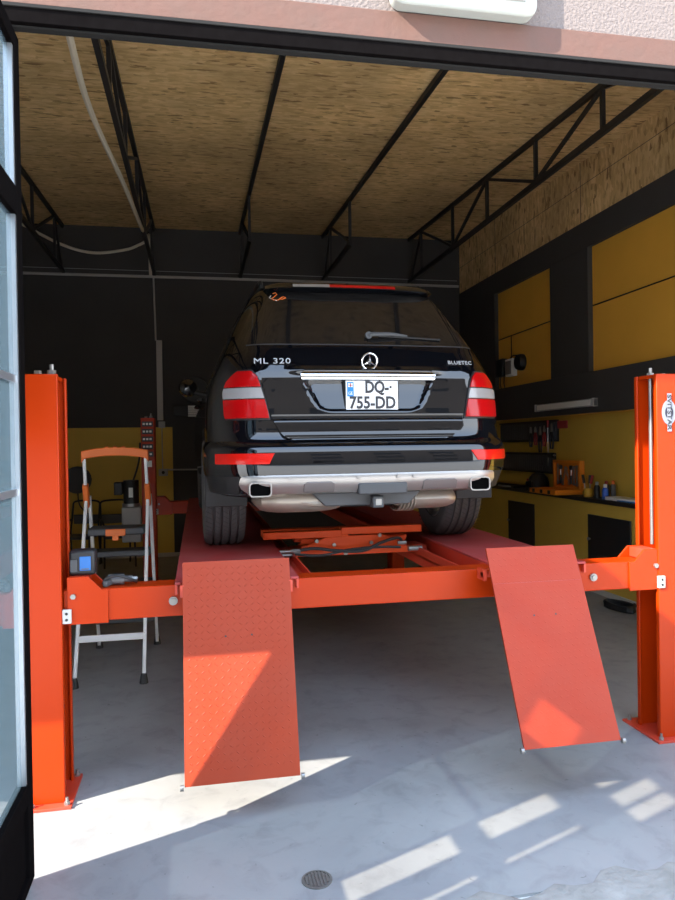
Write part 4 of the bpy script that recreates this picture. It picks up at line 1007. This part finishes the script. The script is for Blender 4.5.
# gauge and air tool lying on the beam beside the post
G = T('tyre_gauge', 'black handset with a lit blue screen standing on the lift beam', 'gauge', (-.585, 3.80, 1.11))
G.part(MB().box(-.640, -.515, 3.745, 3.845, 1.110, 1.235), 'housing', M['plastic'], bevel=.014)
G.part(MB().box(-.588, -.535, 3.739, 3.746, 1.135, 1.205), 'screen', M['screen'], bevel=.003)
G.part(MB().box(-.58, -.543, 3.7385, 3.740, 1.14, 1.146).box(-.632, -.60, 3.739, 3.746, 1.13, 1.19), 'side_panel', M['dgrey'])
A_ = T('impact_wrench', 'grey air tool lying on the front lift beam', 'air tool', (-.40, 3.80, 1.045))
A_.part(MB().cyl((-.46, 3.80, 1.073), (-.38, 3.80, 1.073), .028, 16).cyl((-.38, 3.80, 1.073), (-.34, 3.80, 1.073), .018, 12), 'body', M['tool_grey'], smooth=True)
A_.part(MB().bar((-.44, 3.80, 1.066), (-.47, 3.735, 1.062), .026, .03), 'grip', M['dgrey'], bevel=.006)
A_.part(MB().cyl((-.34, 3.80, 1.073), (-.315, 3.80, 1.073), .012, 6), 'anvil', M['zinc'])
A_.part(MB().tube(smooth_path([(-.48, 3.76, 1.06), (-.46, 3.75, 1.09), (-.40, 3.75, 1.10), (-.34, 3.76, 1.075), (-.32, 3.80, 1.056)], 5), .008, 8), 'hose_stub', M['plastic'], smooth=True)

# ------------------------------------------------------------------ furniture at the back
def chair(cx, cy, rz, lab):
    c = thing('metal_chair', lab, 'chair', (cx, cy, 0), rz, 'dark tube chairs against the yellow panel')
    for sx in (-1, 1):
        MB().tube(smooth_path([(sx*.22, -.22, .0), (sx*.21, -.20, .45), (sx*.21, -.18, .62)], 4), .014, 8).build('leg', M['plastic'], c, smooth=True)
        MB().tube(smooth_path([(sx*.22, .28, .0), (sx*.21, .21, .45), (sx*.20, .26, .70), (sx*.20, .30, .88)], 4), .014, 8).build('leg', M['plastic'], c, smooth=True)
        MB().tube(smooth_path([(sx*.21, -.18, .62), (sx*.22, .0, .66), (sx*.20, .25, .67)], 4), .014, 8).build('armrest', M['plastic'], c, smooth=True)
    MB().box(-.21, .21, -.20, .22, .42, .46).build('seat', M['dgrey'], c, bevel=.015)
    MB().tube(smooth_path([(-.20, .30, .84), (-.18, .31, .93), (0, .32, .95), (.18, .31, .93), (.20, .30, .84)], 5), .014, 8).build('back_frame', M['plastic'], c, smooth=True)
    MB().box(-.19, .19, .275, .295, .60, .74).build('backrest', M['dgrey'], c, bevel=.01)
chair(-1.18, 10.95, .25, 'dark metal chair seen between the ladder rails')
chair(-1.72, 11.0, -.2, 'dark metal chair partly behind the left lift post')
t = T('coiled_cable', 'round black cable reel hanging on the yellow panel behind the post', 'cable reel', (-1.86, YB-.1, 1.25))
t.part(MB().lathe([(.20, -.14), (.21, -.11), (.10, -.10), (.10, -.05), (.21, -.04), (.20, -.013)], (-1.83, YB, 1.25), 'Y', 20), 'reel', M['plastic'], smooth=True)
t.part(MB().tube(smooth_path([(-1.83, YB-.05, 1.05), (-1.80, YB-.05, .85), (-1.65, YB-.05, .70), (-1.5, YB-.05, .66)], 6), .01, 6), 'lead', M['plastic'], smooth=True)
# floor drain and specks
t = T('floor_drain', 'small round drain cover in the floor near the threshold', 'drain', (.44, 2.82, 0))
t.part(MB().lathe([(.062, .0), (.062, .004), (.052, .005), (.052, .002), (.0005, .002)], (.44, 2.82, 0), 'Z', 28), 'rim', M['iron'], smooth=True)
mb = MB()
for k in range(-3, 4):
    l = math.sqrt(max(.0, .05**2-(k*.014)**2)); mb.box(.44+k*.014-.004, .44+k*.014+.004, 2.82-l, 2.82+l, .002, .0055)
t.part(mb, 'grate', M['iron'])

# ------------------------------------------------------------------ light
w = bpy.data.worlds.new('sky'); scn.world = w; w.use_nodes = True
nt = w.node_tree; bg = nt.nodes['Background']
tcn = nt.nodes.new('ShaderNodeTexCoord'); sx = nt.nodes.new('ShaderNodeSeparateXYZ'); rp = nt.nodes.new('ShaderNodeValToRGB')
nt.links.new(tcn.outputs['Generated'], sx.inputs[0]); nt.links.new(sx.outputs['Z'], rp.inputs['Fac']); nt.links.new(rp.outputs['Color'], bg.inputs['Color'])
rp.color_ramp.elements[0].color = (.95, .95, .95, 1); rp.color_ramp.elements[1].color = (.40, .58, .90, 1); rp.color_ramp.elements[1].position = .9
e = rp.color_ramp.elements.new(.3); e.color = (.72, .83, .98, 1)
bg.inputs['Strength'].default_value = 2.1
sd = bpy.data.lights.new('sun', 'SUN'); sd.energy = 6.5; sd.angle = math.radians(.6); sd.color = (1, .93, .82)
so = bpy.data.objects.new('sun', sd); COL.objects.link(so)
so.rotation_euler = Vector((1.25, .53, -1.)).to_track_quat('-Z', 'Y').to_euler(); so.location = (-12, -4, 8)

# ------------------------------------------------------------------ camera
cd = bpy.data.cameras.new('camera'); co = bpy.data.objects.new('camera', cd); COL.objects.link(co)
cd.sensor_fit = 'HORIZONTAL'; cd.sensor_width = 36; cd.lens = 715/675*36; cd.clip_start = .05
yaw, pitch, roll = [math.radians(a) for a in (11.056, -.524, .890)]
f = Vector((math.sin(yaw)*math.cos(pitch), math.cos(yaw)*math.cos(pitch), math.sin(pitch))); r = Vector((math.cos(yaw), -math.sin(yaw), 0)); u = r.cross(f)
r2 = r*math.cos(roll)-u*math.sin(roll); u2 = r*math.sin(roll)+u*math.cos(roll)
mtx = Matrix((r2, u2, -f)).transposed().to_4x4(); mtx.translation = (0, 0, 1.75); co.matrix_world = mtx
scn.camera = co
vs = scn.view_settings; vs.view_transform = 'Standard'; vs.look = 'None'; vs.gamma = 1; vs.use_curve_mapping = False; vs.exposure = 1.35
